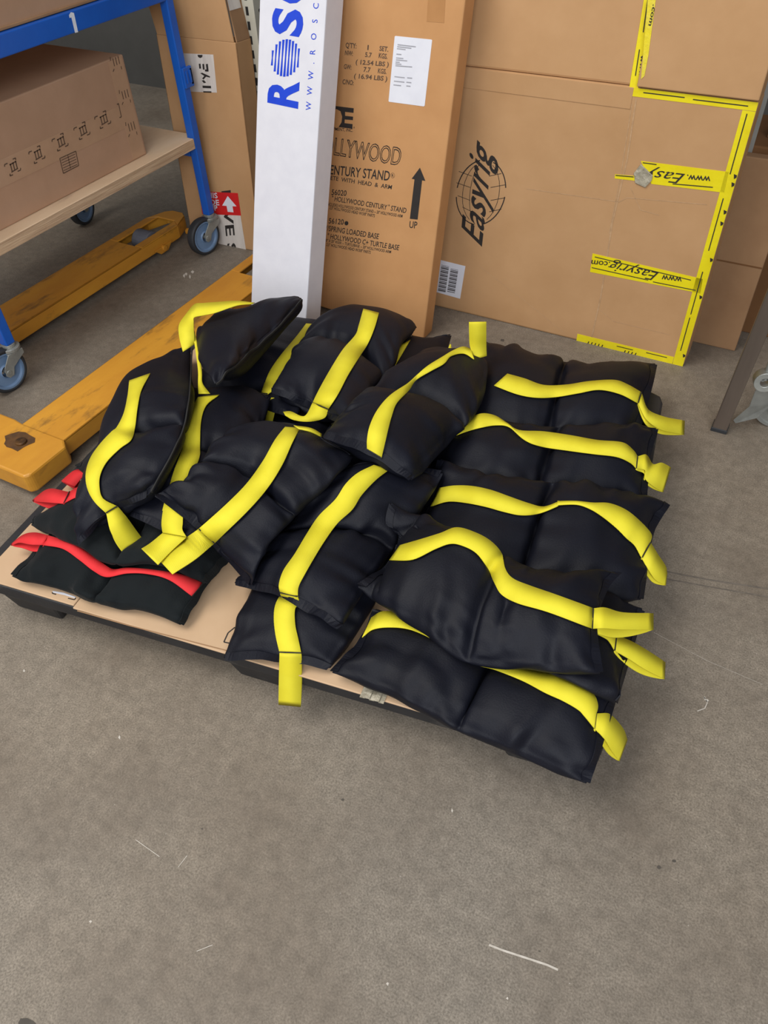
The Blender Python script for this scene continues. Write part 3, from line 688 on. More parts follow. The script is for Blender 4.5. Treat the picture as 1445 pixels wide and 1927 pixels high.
T_('UP', (1027, 1376), (1073, 1381), (1031, 1336), '', .01); T_('EQUIPMENT, INC.', (520, 784), (686, 797), (522, 766)); T_('R', (691, 776), (698, 777), (692, 766))
put_poly(m, HF, [z3(1092, 1013), z3(1125, 1093), z3(1105, 1090), z3(1078, 1327), z3(1031, 1322), z3(1059, 1084), z3(1042, 1080)])
put_poly(m, HF, [z3(648 + 12 * math.cos(a), 1349 + 13 * math.sin(a)) for a in np.linspace(0, 2 * math.pi, 19)[:-1]])
# block letter emblem
put_poly(m, HF, [z3(560, 638), z3(692, 654), z3(691, 682), z3(640, 676), z3(640, 700), z3(688, 705), z3(687, 726), z3(638, 722), z3(637, 744), z3(685, 750), z3(684, 778), z3(600, 768), z3(618, 740), z3(622, 705), z3(612, 672), z3(590, 660), z3(560, 655)])
# outlined word with heavy inner shade
V, Fc = text_mesh('HOLLYWOOD'); Vb, _ = text_mesh('LLYWOOD'); capv, _ = text_mesh('H')
A, B, Cc = HF.hit(z3(572, 935)), HF.hit(z3(968, 1000)), HF.hit(z3(582, 835)); wbw = Vb[:, 0].max() - Vb[:, 0].min(); x0 = V[:, 0].max() - wbw
ex = (B - A) / wbw; ey = (Cc - A) / capv[:, 1].max()
mp = lambda p: A + ex * (p[0] - x0) + ey * p[1]
from collections import Counter
ec = Counter(); 
for f in Fc:
    for i in range(len(f)): ec[tuple(sorted((f[i], f[(i + 1) % len(f)])))] += 1
for (i, j), c_ in ec.items():
    if c_ == 1:
        for w_, dx, dy in ((.0018, 0, 0),):
            a, b = mp(V[i]), mp(V[j]); d = b - a; L_ = np.linalg.norm(d)
            if L_ < 1e-6: continue
            d /= L_; q_ = np.cross(HF.n, d) * w_ / 2; m.add([a - q_ - d * .0006, b - q_ + d * .0006, b + q_ + d * .0006, a + q_ - d * .0006], [(0, 1, 2, 3)])
        # drop shade towards the upper right of each stroke
        a, b = V[i], V[j]; sh = np.array([.035, .045, 0]); dirv = b - a
        if dirv[0] * sh[1] - dirv[1] * sh[0] > 0.004 or True:
            m.add([mp(a), mp(b), mp(b + sh * .55), mp(a + sh * .55)], [(0, 1, 2, 3)])
m.build('printed_lettering', M['ink'], hb)
m = MB(); put_slab(m, HF, [z3(945, 217), z3(1162, 239), z3(1166, 244), z3(1121, 638), z3(1116, 643), z3(907, 615), z3(903, 610), z3(940, 221)], .0005); pl = m.build('shipping_label', M['paper'], hb)
m = MB()
for a in ((957, 270, 1067, 283), (955, 282, 1040, 292), (953, 294, 1005, 300), (950, 327, 980, 330), (948, 350, 992, 354), (947, 362, 1015, 368), (945, 375, 970, 377), (944, 386, 980, 389), (944, 397, 1045, 405), (938, 463, 1000, 470), (1015, 470, 1045, 473), (935, 490, 998, 497), (1010, 497, 1040, 500), (932, 513, 978, 518), (1010, 519, 1035, 522)):
    put_line(m, HF, [z3(a[0], a[1]), z3(a[2], a[3])], .0026, .0009)
m.build('label_print', M['ink_grey'], pl)
m = MB(); put_slab(m, HF, [z3(1142, -20), z3(1247, -20), z3(1238, 138), z3(1133, 130)], .0005); m.build('tape_patch', M['card_tape'], hb)

# ================================================================== RIGHT BACKGROUND
FB = lean_frame(-0.50, 2.250, 0, 1.0)
fb = thing('flat_carton', FB.P(.2, 0, -.02), 'shorter plain brown flat carton standing behind the right edge of the large taped carton', 'carton')
m = MB(); m.fbox(FB, 0, .442, 0, .555, -.035, 0); m.build('carton_body', M['card_dull'], fb, bevel=.003)
m = MB(); m.fbox(FB, .0, .441, .268, .272, .0, .0012); m.build('crease', M['card_dark'], fb)
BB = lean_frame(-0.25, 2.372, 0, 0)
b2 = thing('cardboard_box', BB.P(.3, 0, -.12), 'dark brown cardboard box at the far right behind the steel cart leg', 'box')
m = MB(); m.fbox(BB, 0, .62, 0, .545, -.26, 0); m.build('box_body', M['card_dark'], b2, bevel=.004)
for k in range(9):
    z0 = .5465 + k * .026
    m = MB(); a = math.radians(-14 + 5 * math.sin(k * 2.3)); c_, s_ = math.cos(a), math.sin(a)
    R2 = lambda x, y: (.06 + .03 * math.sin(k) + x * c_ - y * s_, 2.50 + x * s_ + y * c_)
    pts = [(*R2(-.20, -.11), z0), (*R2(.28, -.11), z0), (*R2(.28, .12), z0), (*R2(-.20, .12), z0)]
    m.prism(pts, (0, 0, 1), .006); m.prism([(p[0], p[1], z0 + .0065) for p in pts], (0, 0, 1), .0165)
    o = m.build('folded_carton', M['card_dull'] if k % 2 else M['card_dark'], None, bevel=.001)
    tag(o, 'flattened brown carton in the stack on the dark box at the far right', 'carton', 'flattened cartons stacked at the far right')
m = MB(); m.box((-.196, 2.300, 0), (-.176, 2.303, 1.05)); m.box((-.196, 2.303, 0), (-.193, 2.33, 1.05))
tag(m.build('metal_upright', M['strip']), 'thin grey galvanised metal upright beside the right edge of the taped carton', 'upright')
sc = thing('steel_cart', (0.0, 1.86, 0), 'brown steel cart leg with a galvanised caster at the right edge of the picture', 'cart')
m = MB()
m.hexa([(-.040, 1.835, .008), (-.002, 1.835, .008), (-.002, 1.873, .008), (-.040, 1.873, .008), (.0, 1.835, .95), (.038, 1.835, .95), (.038, 1.873, .95), (.0, 1.873, .95)])
m.build('leg', M['steel'], sc, bevel=.003)
m = MB(); m.box((-.042, 1.833, 0), (0, 1.875, .012)); m.build('foot_cap', M['tyre'], sc, bevel=.002)
m = MB(); m.box((.0, 1.845, .40), (.8, 1.865, .43)); m.build('cross_bar', M['steel'], sc, bevel=.002)
m = MB()
wc = np.array([.095, 1.93, .055])
m.lathe((.042, 1.875, .165), (0.25, -1, .1), [(-.016, .012), (-.016, .027), (.016, .027), (.016, .012)], 28)
m.prism([(.030, 1.885, .155), (.062, 1.895, .150), (.085, 1.91, .080), (.060, 1.90, .030), (.012, 1.885, .006), (.004, 1.88, .018), (.030, 1.885, .070)], (0, 1, 0), .004)
m.tube([(.042, 1.875, .165), (.042, 1.92, .40)], .008, 12)
cs = m.build('caster', M['zinc'], sc, bevel=.0015)
m = MB(); m.lathe(wc, (0, 1, 0), [(-.014, .044), (-.014, .052), (-.008, .055), (.008, .055), (.014, .052), (.014, .044)], 40); m.lathe(wc, (0, 1, 0), [(-.010, .006), (-.010, .045), (.010, .045), (.010, .006)], 40)
m.build('wheel', M['zinc'], cs, smooth=False)
m = MB(); m.cyl(wc + (0, -.026, 0), wc + (0, .02, 0), .009, 14); m.build('axle_bolt', M['zinc'], cs, bevel=.001)

# ================================================================== SANDBAGS
# support height map: pallet top, then every bag laid so far
GX0, GX1, GY0, GY1, GS = -2.05, 0.40, 0.05, 2.30, 0.006
gx = np.arange(GX0, GX1, GS); gy = np.arange(GY0, GY1, GS)
XX, YY = np.meshgrid(gx, gy, indexing='ij')
q_u = (XX - PF.o[0]) * eu[0] + (YY - PF.o[1]) * eu[1]; q_v = (XX - PF.o[0]) * ev[0] + (YY - PF.o[1]) * ev[1]
dist = np.hypot(np.maximum(np.maximum(-q_u, q_u - PL), 0), np.maximum(np.maximum(-q_v, q_v - PWd), 0))
TOPZ = SZ + ST
HM = np.maximum(TOPZ + 0.0015 - dist * 0.30, 0.012)
# the near fork of the jack carries whatever hangs over it
HM = np.where((XX > -1.70) & (XX < -1.51) & (YY < 2.21) & (YY > .8), np.maximum(HM, .082), HM)
def hm(x, y):
    i = np.clip(((x - GX0) / GS), 0, len(gx) - 1.001); j = np.clip(((y - GY0) / GS), 0, len(gy) - 1.001)
    i0 = i.astype(int); j0 = j.astype(int); fi = i - i0; fj = j - j0
    return (HM[i0, j0] * (1 - fi) * (1 - fj) + HM[i0 + 1, j0] * fi * (1 - fj) + HM[i0, j0 + 1] * (1 - fi) * fj + HM[i0 + 1, j0 + 1] * fi * fj)
def hm_add(P):
    i = np.round((P[:, 0] - GX0) / GS).astype(int); j = np.round((P[:, 1] - GY0) / GS).astype(int)
    ok = (i >= 0) & (i < len(gx)) & (j >= 0) & (j < len(gy))
    np.maximum.at(HM, (i[ok], j[ok]), P[ok, 2])
def rays(px):
    px = np.asarray(px, float)
    return (px[:, :1] - CX) / FPX * CR - (px[:, 1:] - CY) / FPX * CU + CF
TS = np.linspace(0.9, 3.4, 1250)
def march(px, lift):
    d = rays(px); out = np.zeros(len(d))
    for k in range(len(d)):
        P = C0 + TS[:, None] * d[k]
        below = P[:, 2] <= hm(P[:, 0], P[:, 1]) + lift[k]
        i = np.argmax(below) if below.any() else len(TS) - 1
        out[k] = TS[i]
    return out
def crom(pts, n):
    pts = np.asarray(pts, float)
    if len(pts) == 2: return pts[0] + (pts[1] - pts[0]) * np.linspace(0, 1, n)[:, None]
    d = np.r_[0, np.cumsum(np.linalg.norm(np.diff(pts[:, :2], axis=0), axis=1))]; d /= d[-1]
    E = np.vstack([2 * pts[0] - pts[1], pts, 2 * pts[-1] - pts[-2]]); out = []
    for t in np.linspace(0, 1, n):
        k = min(np.searchsorted(d, t, side='right') - 1, len(pts) - 2); k = max(k, 0)
        f = (t - d[k]) / max(d[k + 1] - d[k], 1e-9)
        p0, p1, p2, p3 = E[k], E[k + 1], E[k + 2], E[k + 3]
        out.append(p1 + .5 * f * (p2 - p0 + f * (2 * p0 - 5 * p1 + 4 * p2 - p3 + f * (3 * (p1 - p2) + p3 - p0))))
    return np.array(out)
def smooth1(t, n, closed=False):
    t = t.copy()
    for _ in range(n):
        if closed: t = .25 * np.roll(t, 1) + .5 * t + .25 * np.roll(t, -1)
        else: t[1:-1] = .25 * t[:-2] + .5 * t[1:-1] + .25 * t[2:]
    return t
NU, NV = 57, 33
def coons(AB, DC, AD, BC):
    u = np.linspace(0, 1, NU)[:, None, None]; v = np.linspace(0, 1, NV)[None, :, None]
    Lc = (1 - v) * AB[:, None] + v * DC[:, None]; Ld = (1 - u) * AD[None] + u * BC[None]
    Bl = (1 - u) * (1 - v) * AB[0] + u * (1 - v) * AB[-1] + (1 - u) * v * DC[0] + u * v * DC[-1]
    return Lc + Ld - Bl
def relax(P, rest, sl, w):
    a = tuple(sl[0]); b = tuple(sl[1]); d = P[b] - P[a]; L = np.linalg.norm(d, axis=-1, keepdims=True) + 1e-9
    c = (L - rest[..., None]); c = np.where(c > 0, c, c * .12) / L * d
    wa, wb_ = w[a][..., None], w[b][..., None]; s = wa + wb_ + 1e-9
    P[a] += c * wa / s; P[b] -= c * wb_ / s
def pairs_uv(du, dv):
    out = []
    def rng_(n, d, off, step): 
        i = np.arange(off, n - abs(d), step) if d else np.arange(n); return i
    S = slice
    if dv == 0:
        for o in range(2 * du):
            if o >= du: continue
        # alternate blocks
        for o in (0, 1):
            ia = np.arange(o * du, NU - du); ia = ia[((ia // du) % 2) == o]
            out.append((np.ix_(ia, np.arange(NV)), np.ix_(ia + du, np.arange(NV))))
    elif du == 0:
        for o in (0, 1):
            ja = np.arange(0, NV - dv); ja = ja[((ja // dv) % 2) == o]
            out.append((np.ix_(np.arange(NU), ja), np.ix_(np.arange(NU), ja + dv)))
    else:
        for o in (0, 1):
            ia = np.arange(0, NU - 1); ia = ia[(ia % 2) == o]
            if dv > 0: out.append((np.ix_(ia, np.arange(NV - 1)), np.ix_(ia + 1, np.arange(1, NV))))
            else: out.append((np.ix_(ia, np.arange(1, NV)), np.ix_(ia + 1, np.arange(NV - 1))))
    return out
PAIRS = [(p, k) for k, (du, dv) in enumerate([(1, 0), (0, 1), (1, 1), (1, -1), (3, 0), (0, 3)]) for p in pairs_uv(du, dv)]
def inflate(B0, slack, press, seam=True, steps=110, top_fill=1.0):
    """pillow of two sewn sheets with fixed outline; fabric is slack*longer than the outline and filled from inside"""
    rests = []
    for (a, b), k in PAIRS:
        L = np.linalg.norm(B0[b] - B0[a], axis=-1)
        rests.append(L * (slack if k < 4 else slack * .97))
    N = np.cross(np.gradient(B0, axis=0), np.gradient(B0, axis=1)); N /= np.linalg.norm(N, axis=-1, keepdims=True)
    sg = 1.0 if N[..., 2].mean() > 0 else -1.0
    wt = np.ones((NU, NV)); wt[0] = wt[-1] = 0; wt[:, 0] = wt[:, -1] = 0
    wt[1] = wt[-2] = 0
    mid = NU // 2
    uu = np.linspace(0, 1, NU)[:, None]; vv = np.linspace(0, 1, NV)[None]
    prof = np.abs(np.sin(2 * np.pi * uu)) ** .6 * np.sin(np.pi * vv) ** .6 if seam else np.sin(np.pi * uu) ** .6 * np.sin(np.pi * vv) ** .6
    jit = rng.normal(0, .0012, (2, NU, NV))
    X = [B0 + (N * sg) * ((.028 * prof + jit[0] * (wt > 0)))[..., None], B0 - (N * sg) * ((.018 * prof + jit[1] * (wt > 0)))[..., None]]
    Vl = [np.zeros_like(B0), np.zeros_like(B0)]
    for st in range(steps):
        for s in (0, 1):
            P = X[s]
            n = np.cross(np.gradient(P, axis=0), np.gradient(P, axis=1)); n /= np.linalg.norm(n, axis=-1, keepdims=True) + 1e-12
            n *= sg if s == 0 else -sg
            f = n * press * (top_fill if s == 0 else 1.0)
            f[..., 2] -= press * .35
            Vl[s] = (Vl[s] + f * wt[..., None]) * .86
            old = P.copy(); P = P + Vl[s]
            for it in range(2):
                for ((a, b), k), r in zip(PAIRS, rests): relax(P, r, (a, b), wt)
            if seam:
                pass
            g = hm(P[..., 0], P[..., 1]) + (.0022 if s == 1 else .0045)
            P[..., 2] = np.where(wt > 0, np.maximum(P[..., 2], g), P[..., 2])
            for Fw, a0, a1 in WALLS:
                rel = P - Fw.o; cn = rel @ Fw.n; cu = rel @ Fw.u; hit = (cn < .004) & (cn > -.12) & (cu > a0 - .01) & (cu < a1 + .01)
                P = np.where(hit[..., None], P + Fw.n * (.004 - cn)[..., None], P)
            Vl[s] = (P - old) * .9; X[s] = P
        if seam:
            for ii in (mid,):
                a = .35 * X[0][ii] + .65 * X[1][ii]; dz = np.array([0, 0, .0012]); X[0][ii, 1:-1] = a[1:-1] + dz; X[1][ii, 1:-1] = a[1:-1] - dz
        # never let the two sheets pass through one another
        d = ((X[0] - X[1]) * (N * sg)).sum(-1); bad = (d < .0016) & (wt > 0)
        if bad.any():
            corr = ((.0016 - d) * .5)[..., None] * (N * sg); X[0] = np.where(bad[..., None], X[0] + corr, X[0]); X[1] = np.where(bad[..., None], X[1] - corr, X[1])
    return X[0], X[1]
WALLS = [(WF, 0.0, WW), (HF, -HW, 0.0)]
def nz1(n, cells, closed=False):
    k = max(4, int(n / cells)); r = rng.normal(0, 1, k)
    x = np.linspace(0, k, n, endpoint=False) if closed else np.linspace(0, k - 1, n)
    i = x.astype(int); f = x - i; f = f * f * (3 - 2 * f)
    return r[i % k] * (1 - f) + r[(i + 1) % k] * f
def pucker(X, B0, sg, seam, amp):
    n = np.cross(np.gradient(X, axis=0), np.gradient(X, axis=1)); n /= np.linalg.norm(n, axis=-1, keepdims=True) + 1e-12; n *= sg
    Lu = np.linalg.norm(np.diff(B0[:, NV // 2], axis=0), axis=1).sum(); Lv = np.linalg.norm(np.diff(B0[NU // 4], axis=0), axis=1).sum()
    du = np.linspace(0, Lu, NU)[:, None]; dv = np.linspace(0, Lv, NV)[None]
    h = np.zeros((NU, NV)); ramp = lambda d, w: np.exp(-d / w) * np.clip(d / .010, 0, 1)
    h += nz1(NU, 2.4)[:, None] * ramp(dv, .045) + nz1(NU, 2.4)[:, None] * ramp(Lv - dv, .045)
    h += nz1(NV, 2.4)[None] * ramp(du, .040) + nz1(NV, 2.4)[None] * ramp(Lu - du, .040)
    if seam: h += nz1(NV, 2.6)[None] * ramp(np.abs(du - Lu / 2), .035)
    g = rng.normal(0, 1, (7, 5)); iu = np.linspace(0, 5.999, NU); iv = np.linspace(0, 3.999, NV)
    a, b = iu.astype(int), iv.astype(int); fu = (iu - a)[:, None]; fv = (iv - b)[None]; fu = fu * fu * (3 - 2 * fu); fv = fv * fv * (3 - 2 * fv)
    h += .9 * (g[np.ix_(a, b)] * (1 - fu) * (1 - fv) + g[np.ix_(a + 1, b)] * fu * (1 - fv) + g[np.ix_(a, b + 1)] * (1 - fu) * fv + g[np.ix_(a + 1, b + 1)] * fu * fv)
    # a few long soft creases
    th = rng.rand() * 3.14; cr = np.sin((du * np.cos(th) + dv * np.sin(th)) * rng.uniform(60, 90) + 3 * g[0, 0]) * np.exp(-((du - Lu * rng.rand()) ** 2 + (dv - Lv * rng.rand()) ** 2) / .010)
    h += .9 * cr
    for cu in ((.25, .75) if seam else (.5,)):
        cx, cy = cu * Lu, .5 * Lv
        starts = [(cu * Lu + s_ * Lu * (.25 if seam else .5), t_ * Lv) for s_ in (-1, 1) for t_ in (0, 1)] + [(cu * Lu + rng.uniform(-.15, .15) * Lu, float(rng.randint(2)) * Lv) for _ in range(3)]
        for sx, sy in starts:
            if rng.rand() < .2: continue
            ax_, ay_ = cx + rng.normal(0, .035) - sx, cy + rng.normal(0, .035) - sy; ln = math.hypot(ax_, ay_); ax_, ay_ = ax_ / ln, ay_ / ln
            l = (du - sx) * ax_ + (dv - sy) * ay_; p = -(du - sx) * ay_ + (dv - sy) * ax_ + .006 * np.sin(l * 60)
            wd = .010 + .12 * np.clip(l, 0, .1) * .6
            h += rng.uniform(.8, 1.7) * (np.exp(-(p / wd) ** 2) - .9 * np.exp(-((p - 1.5 * wd) / wd) ** 2)) * np.exp(-np.abs(l - .03) / .06) * (l > -.01)
    edge = np.clip(np.minimum(np.minimum(du, Lu - du), np.minimum(dv, Lv - dv)) / .012, 0, 1)
    return X + n * (h * amp * edge)[..., None]
def up2(P):
    Q = np.empty((2 * P.shape[0] - 1, P.shape[1], 3)); Q[::2] = P; Q[1::2] = .5 * (P[1:] + P[:-1])
    R = np.empty((Q.shape[0], 2 * Q.shape[1] - 1, 3)); R[:, ::2] = Q; R[:, 1::2] = .5 * (Q[:, 1:] + Q[:, :-1]); return R

def ribbon_mesh(L, R, th=.0018, closed=False, C=None):
    L = np.asarray(L); R = np.asarray(R); n = len(L); m = MB()
    mid = .5 * (L + R); t = np.gradient(mid, axis=0); w = R - L; nn = np.cross(t, w); nn /= np.linalg.norm(nn, axis=1, keepdims=True) + 1e-12
    # keep a consistent side
    for k in range(1, n):
        if nn[k] @ nn[k - 1] < 0: nn[k] = -nn[k]
    h = nn * th / 2; c = .5 * (L + R)
    if C is not None:
        V = np.concatenate([L + h, C + h, R + h, L - h, C - h, R - h]); F = []; q = lambda s, k: s * n + k
        for k in range(n - 1):
            F += [(q(0, k), q(1, k), q(1, k + 1), q(0, k + 1)), (q(1, k), q(2, k), q(2, k + 1), q(1, k + 1)), (q(3, k), q(3, k + 1), q(4, k + 1), q(4, k)), (q(4, k), q(4, k + 1), q(5, k + 1), q(5, k)), (q(0, k), q(0, k + 1), q(3, k + 1), q(3, k)), (q(2, k), q(5, k), q(5, k + 1), q(2, k + 1))]
        F += [(q(0, 0), q(3, 0), q(4, 0), q(1, 0)), (q(1, 0), q(4, 0), q(5, 0), q(2, 0)), (q(0, n - 1), q(1, n - 1), q(4, n - 1), q(3, n - 1)), (q(1, n - 1), q(2, n - 1), q(5, n - 1), q(4, n - 1))]
        m.add(V, F); return m
    V = np.concatenate([L + h, R + h, L - h, R - h]); F = []
    q = lambda s, k: s * n + k
    for k in range(n - 1):
        F += [(q(0, k), q(1, k), q(1, k + 1), q(0, k + 1)), (q(2, k), q(2, k + 1), q(3, k + 1), q(3, k)), (q(0, k), q(0, k + 1), q(2, k + 1), q(2, k)), (q(1, k), q(3, k), q(3, k + 1), q(1, k + 1))]
    F += [(q(0, 0), q(2, 0), q(3, 0), q(1, 0)), (q(0, n - 1), q(1, n - 1), q(3, n - 1), q(2, n - 1))]
    m.add(V, F); return m
def resample_pairs(prs, per=7):
    P = np.array([[a[0], a[1], b[0], b[1]] for a, b in prs], float)
    return crom4(P, per)
def crom4(P, per):
    E = np.vstack([2 * P[0] - P[1], P, 2 * P[-1] - P[-2]]); out = []
    for k in range(len(P) - 1):
        for j in range(per):
            f = j / per; p0, p1, p2, p3 = E[k], E[k + 1], E[k + 2], E[k + 3]
            out.append(p1 + .5 * f * (p2 - p0 + f * (2 * p0 - 5 * p1 + 4 * p2 - p3 + f * (3 * (p1 - p2) + p3 - p0))))
    out.append(P[-1]); return np.array(out)
def cast(bvh, px):
    d = rays(px); t = np.full(len(d), np.nan)
    for k in range(len(d)):
        dd = d[k]; ln = np.linalg.norm(dd)
        h = bvh.ray_cast(Vector(C0), Vector(dd / ln))
        if h[0] is not None: t[k] = h[3] / ln
    ok = ~np.isnan(t)
    if ok.sum() < 2: return None
    t = np.interp(np.arange(len(t)), np.where(ok)[0], t[ok]); return t

BAGS = []
def bag(AB, BC, DC, AD, label, cat='sandbag', group=None, straps=(), loops=(), free=(), lift=.028, lifts=None, slack=1.055, press=.0011, red=False, smoothn=10, stitch=None, seam=True, hems=True, piping=None):
    """AB, DC: long edges from u=0 to u=1; AD, BC: short ends from v=0 to v=1 (photo pixels, ends included)."""
    ab, dc, ad, bc = crom(AB, NU), crom(DC, NU), crom(AD, NV), crom(BC, NV)
    loop_px = np.vstack([ab[:-1], bc[:-1], dc[::-1][:-1], ad[::-1][:-1]])
    lf = np.full(len(loop_px), lift)
    if lifts is not None:      # corner lifts A,B,C,D
        a_, b_, c_, d_ = lifts
        lf = np.concatenate([np.linspace(a_, b_, NU)[:-1], np.linspace(b_, c_, NV)[:-1], np.linspace(c_, d_, NU)[:-1], np.linspace(d_, a_, NV)[:-1]])
    t = march(loop_px, lf); t = smooth1(t, smoothn * 4, True)
    d = rays(loop_px); P = C0 + t[:, None] * d
    for _ in range(12):
        g = hm(P[:, 0], P[:, 1]) + .008; bad = P[:, 2] < g
        if not bad.any(): break
        t = np.where(bad, t + (g - P[:, 2]) / d[:, 2], t); t = np.minimum(t, smooth1(t, 2, True)); P = C0 + t[:, None] * d
    nl = len(P); hmin = np.minimum(P[:, 2] - hm(P[:, 0], P[:, 1]) - .006, .0035)
    P[:, 2] += np.clip(nz1(nl, 4.5, True), -1.5, 1.5) * np.maximum(hmin, 0) * .8
    for Fw, a0, a1 in WALLS:
        rel = P - Fw.o; cn = rel @ Fw.n; cu = rel @ Fw.u; hit = (cn < .004) & (cn > -.12) & (cu > a0 - .01) & (cu < a1 + .01)
        P = np.where(hit[..., None], P + Fw.n * (.004 - cn)[..., None], P)
    n1, n2 = NU - 1, NV - 1
    cyc = lambda s, e: P[np.arange(s, e + 1) % len(P)]
    A = cyc(0, n1); Bc = cyc(n1, n1 + n2); D = cyc(n1 + n2, 2 * n1 + n2)[::-1]; Ad = cyc(2 * n1 + n2, 2 * n1 + 2 * n2)[::-1]
    B0 = coons(A, D, Ad, Bc)
    g = hm(B0[..., 0], B0[..., 1]) + .012; inner = np.zeros((NU, NV), bool); inner[1:-1, 1:-1] = True
    B0z = np.where(inner, np.maximum(B0[..., 2], g), B0[..., 2]); B0 = B0.copy(); B0[..., 2] = B0z
    Tp, Bt = inflate(B0, slack + .02, press * 1.25, seam)
    nT = np.cross(np.gradient(B0, axis=0), np.gradient(B0, axis=1)); sgn = 1.0 if nT[..., 2].mean() > 0 else -1.0
    Tp = pucker(Tp, B0, sgn, seam, .0042)
    gg = hm(Tp[..., 0], Tp[..., 1]) + .005; Tp[1:-1, 1:-1, 2] = np.maximum(Tp[1:-1, 1:-1, 2], gg[1:-1, 1:-1])
    # mesh: top grid + inner bottom grid
    V = [tuple(p) for p in Tp.reshape(-1, 3)]; idx = np.arange(NU * NV).reshape(NU, NV); bidx = idx.copy()
    k = NU * NV
    for i in range(1, NU - 1):
        for j in range(1, NV - 1): bidx[i, j] = k; V.append(tuple(Bt[i, j])); k += 1
    F = []
    for i in range(NU - 1):
        for j in range(NV - 1):
            F.append((idx[i, j], idx[i + 1, j], idx[i + 1, j + 1], idx[i, j + 1])); F.append((bidx[i, j], bidx[i, j + 1], bidx[i + 1, j + 1], bidx[i + 1, j]))
    F = [tuple(int(q) for q in f) for f in F]
    c = B0.reshape(-1, 3).mean(0); zmin = min(v[2] for v in V)
    th = thing('sandbag', (c[0], c[1], zmin), label, cat, group)
    m = MB(); m.add(V, F); m.build('bag_shell', M['cotton' if red else 'nylon'], th, smooth=True, sub=1)
    for hi, hj in (((0, 1, 2), -1), ((-1, -2, -3), 1)):
        if not hems: break
        e0 = B0[hi[0]]; out = B0[hi[0]] - B0[hi[2]]; out = out / (np.linalg.norm(out, axis=1, keepdims=True) + 1e-9)
        nrm = np.cross(np.gradient(e0, axis=0), out); nrm /= np.linalg.norm(nrm, axis=1, keepdims=True) + 1e-9
        if nrm[:, 2].mean() < 0: nrm = -nrm
        Lh = e0 + out * .0025; Rh = Tp[hi[1]] * .4 + Tp[hi[2]] * .6 + nrm * .0006
        ribbon_mesh(Lh[1:-1], Rh[1:-1], .0022).build('hem', M['nylon' if not red else 'cotton'], th, smooth=False)
    if piping:
        e = B0[:, -1] if piping == 'D' else B0[:, 0]; inn = B0[:, -3] if piping == 'D' else B0[:, 2]
        oo = e - inn; oo /= np.linalg.norm(oo, axis=1, keepdims=True) + 1e-9
        up_ = np.array([0, 0, .0022]); ribbon_mesh((e + oo * .002 + up_)[1:-1], (e + oo * .002 - up_)[1:-1], .003).build('seam_piping', M['thread'], th)
    bvh = BVHTree.FromPolygons([Vector(v) for v in V], F)
    hm_add(up2(up2(Tp)).reshape(-1, 3)); 
    K = HM.copy()
    ws = M['strap_red' if red else 'strap']
    endt = []
    for prs in straps:
        Q = resample_pairs(prs); tl, tr_ = cast(bvh, Q[:, :2]), cast(bvh, Q[:, 2:])
        if tl is None or tr_ is None: print('strap miss', label); continue
        tm = np.minimum(tl, tr_); lim = .03
        tl = np.minimum(tl, tm + lim); tr_ = np.minimum(tr_, tm + lim)
        Qc = .5 * (Q[:, :2] + Q[:, 2:]); tc_ = cast(bvh, Qc); tc_ = np.minimum(tc_, tm + lim) if tc_ is not None else .5 * (tl + tr_)
        fin = lambda t: smooth1(np.minimum(smooth1(np.minimum(t, smooth1(t, 14)), 3), t) - .0074, 1)
        tl, tr_, tc_ = fin(tl), fin(tr_), np.minimum(fin(tc_), .5 * (fin(tl) + fin(tr_)) + .004)
        Cp = C0 + tc_[:, None] * rays(Qc)
        Lp = C0 + tl[:, None] * rays(Q[:, :2]); Rp = C0 + tr_[:, None] * rays(Q[:, 2:])
        so = ribbon_mesh(Lp, Rp, C=Cp).build('strap', ws, th, smooth=True)
        endt.append((so, Lp, Rp))
        if stitch != False:
            a, b = Lp[-1], Rp[-1]; a2, b2 = Lp[-2], Rp[-2]; da = (a - a2); da = da / (np.linalg.norm(da) + 1e-9) * .0022; upn = np.cross(b - a, da); upn /= np.linalg.norm(upn) + 1e-9
            if upn[2] < 0: upn = -upn
            m = MB(); m.prism([a, b, b - da, a - da], upn, .0022); m.build('stitch_line', M['thread'], so)
    for lp in loops:      # lp: dict(pairs, z=[tip z], which=index of strap, start=False)
        so, Lp, Rp = endt[lp.get('which', -1)]
        ze = (Lp[0, 2] + Rp[0, 2]) / 2 if lp.get('start') else (Lp[-1, 2] + Rp[-1, 2]) / 2
        Q = crom4(np.array([[a[0], a[1], b[0], b[1]] for a, b in lp['pairs']], float), 6)
        cen = .5 * (Q[:, :2] + Q[:, 2:]); s = np.r_[0, np.cumsum(np.linalg.norm(np.diff(cen, axis=0), axis=1))]; s /= s[-1]
        z0 = ze + .004; z1_ = lp['z']; arch = lp.get('arch', .012)
        zc = z0 + (z1_ - z0) * s + arch * np.sin(np.pi * s)
        Lq = np.array([at(p, z) for p, z in zip(Q[:, :2], zc)]); Rq = np.array([at(p, z) for p, z in zip(Q[:, 2:], zc)])
        if lp.get('start'): jl, jr = Lp[0], Rp[0]
        else: jl, jr = Lp[-1], Rp[-1]
        # blend the first row onto the strap end
        kb = min(5, len(Lq) - 1)
        dl, dr = jl - Lq[0], jr - Rq[0]
        if np.linalg.norm(dl) < .05 and np.linalg.norm(dr) < .05:
            for i in range(kb): f = (1 - i / kb); Lq[i] = Lq[i] + dl * f; Rq[i] = Rq[i] + dr * f
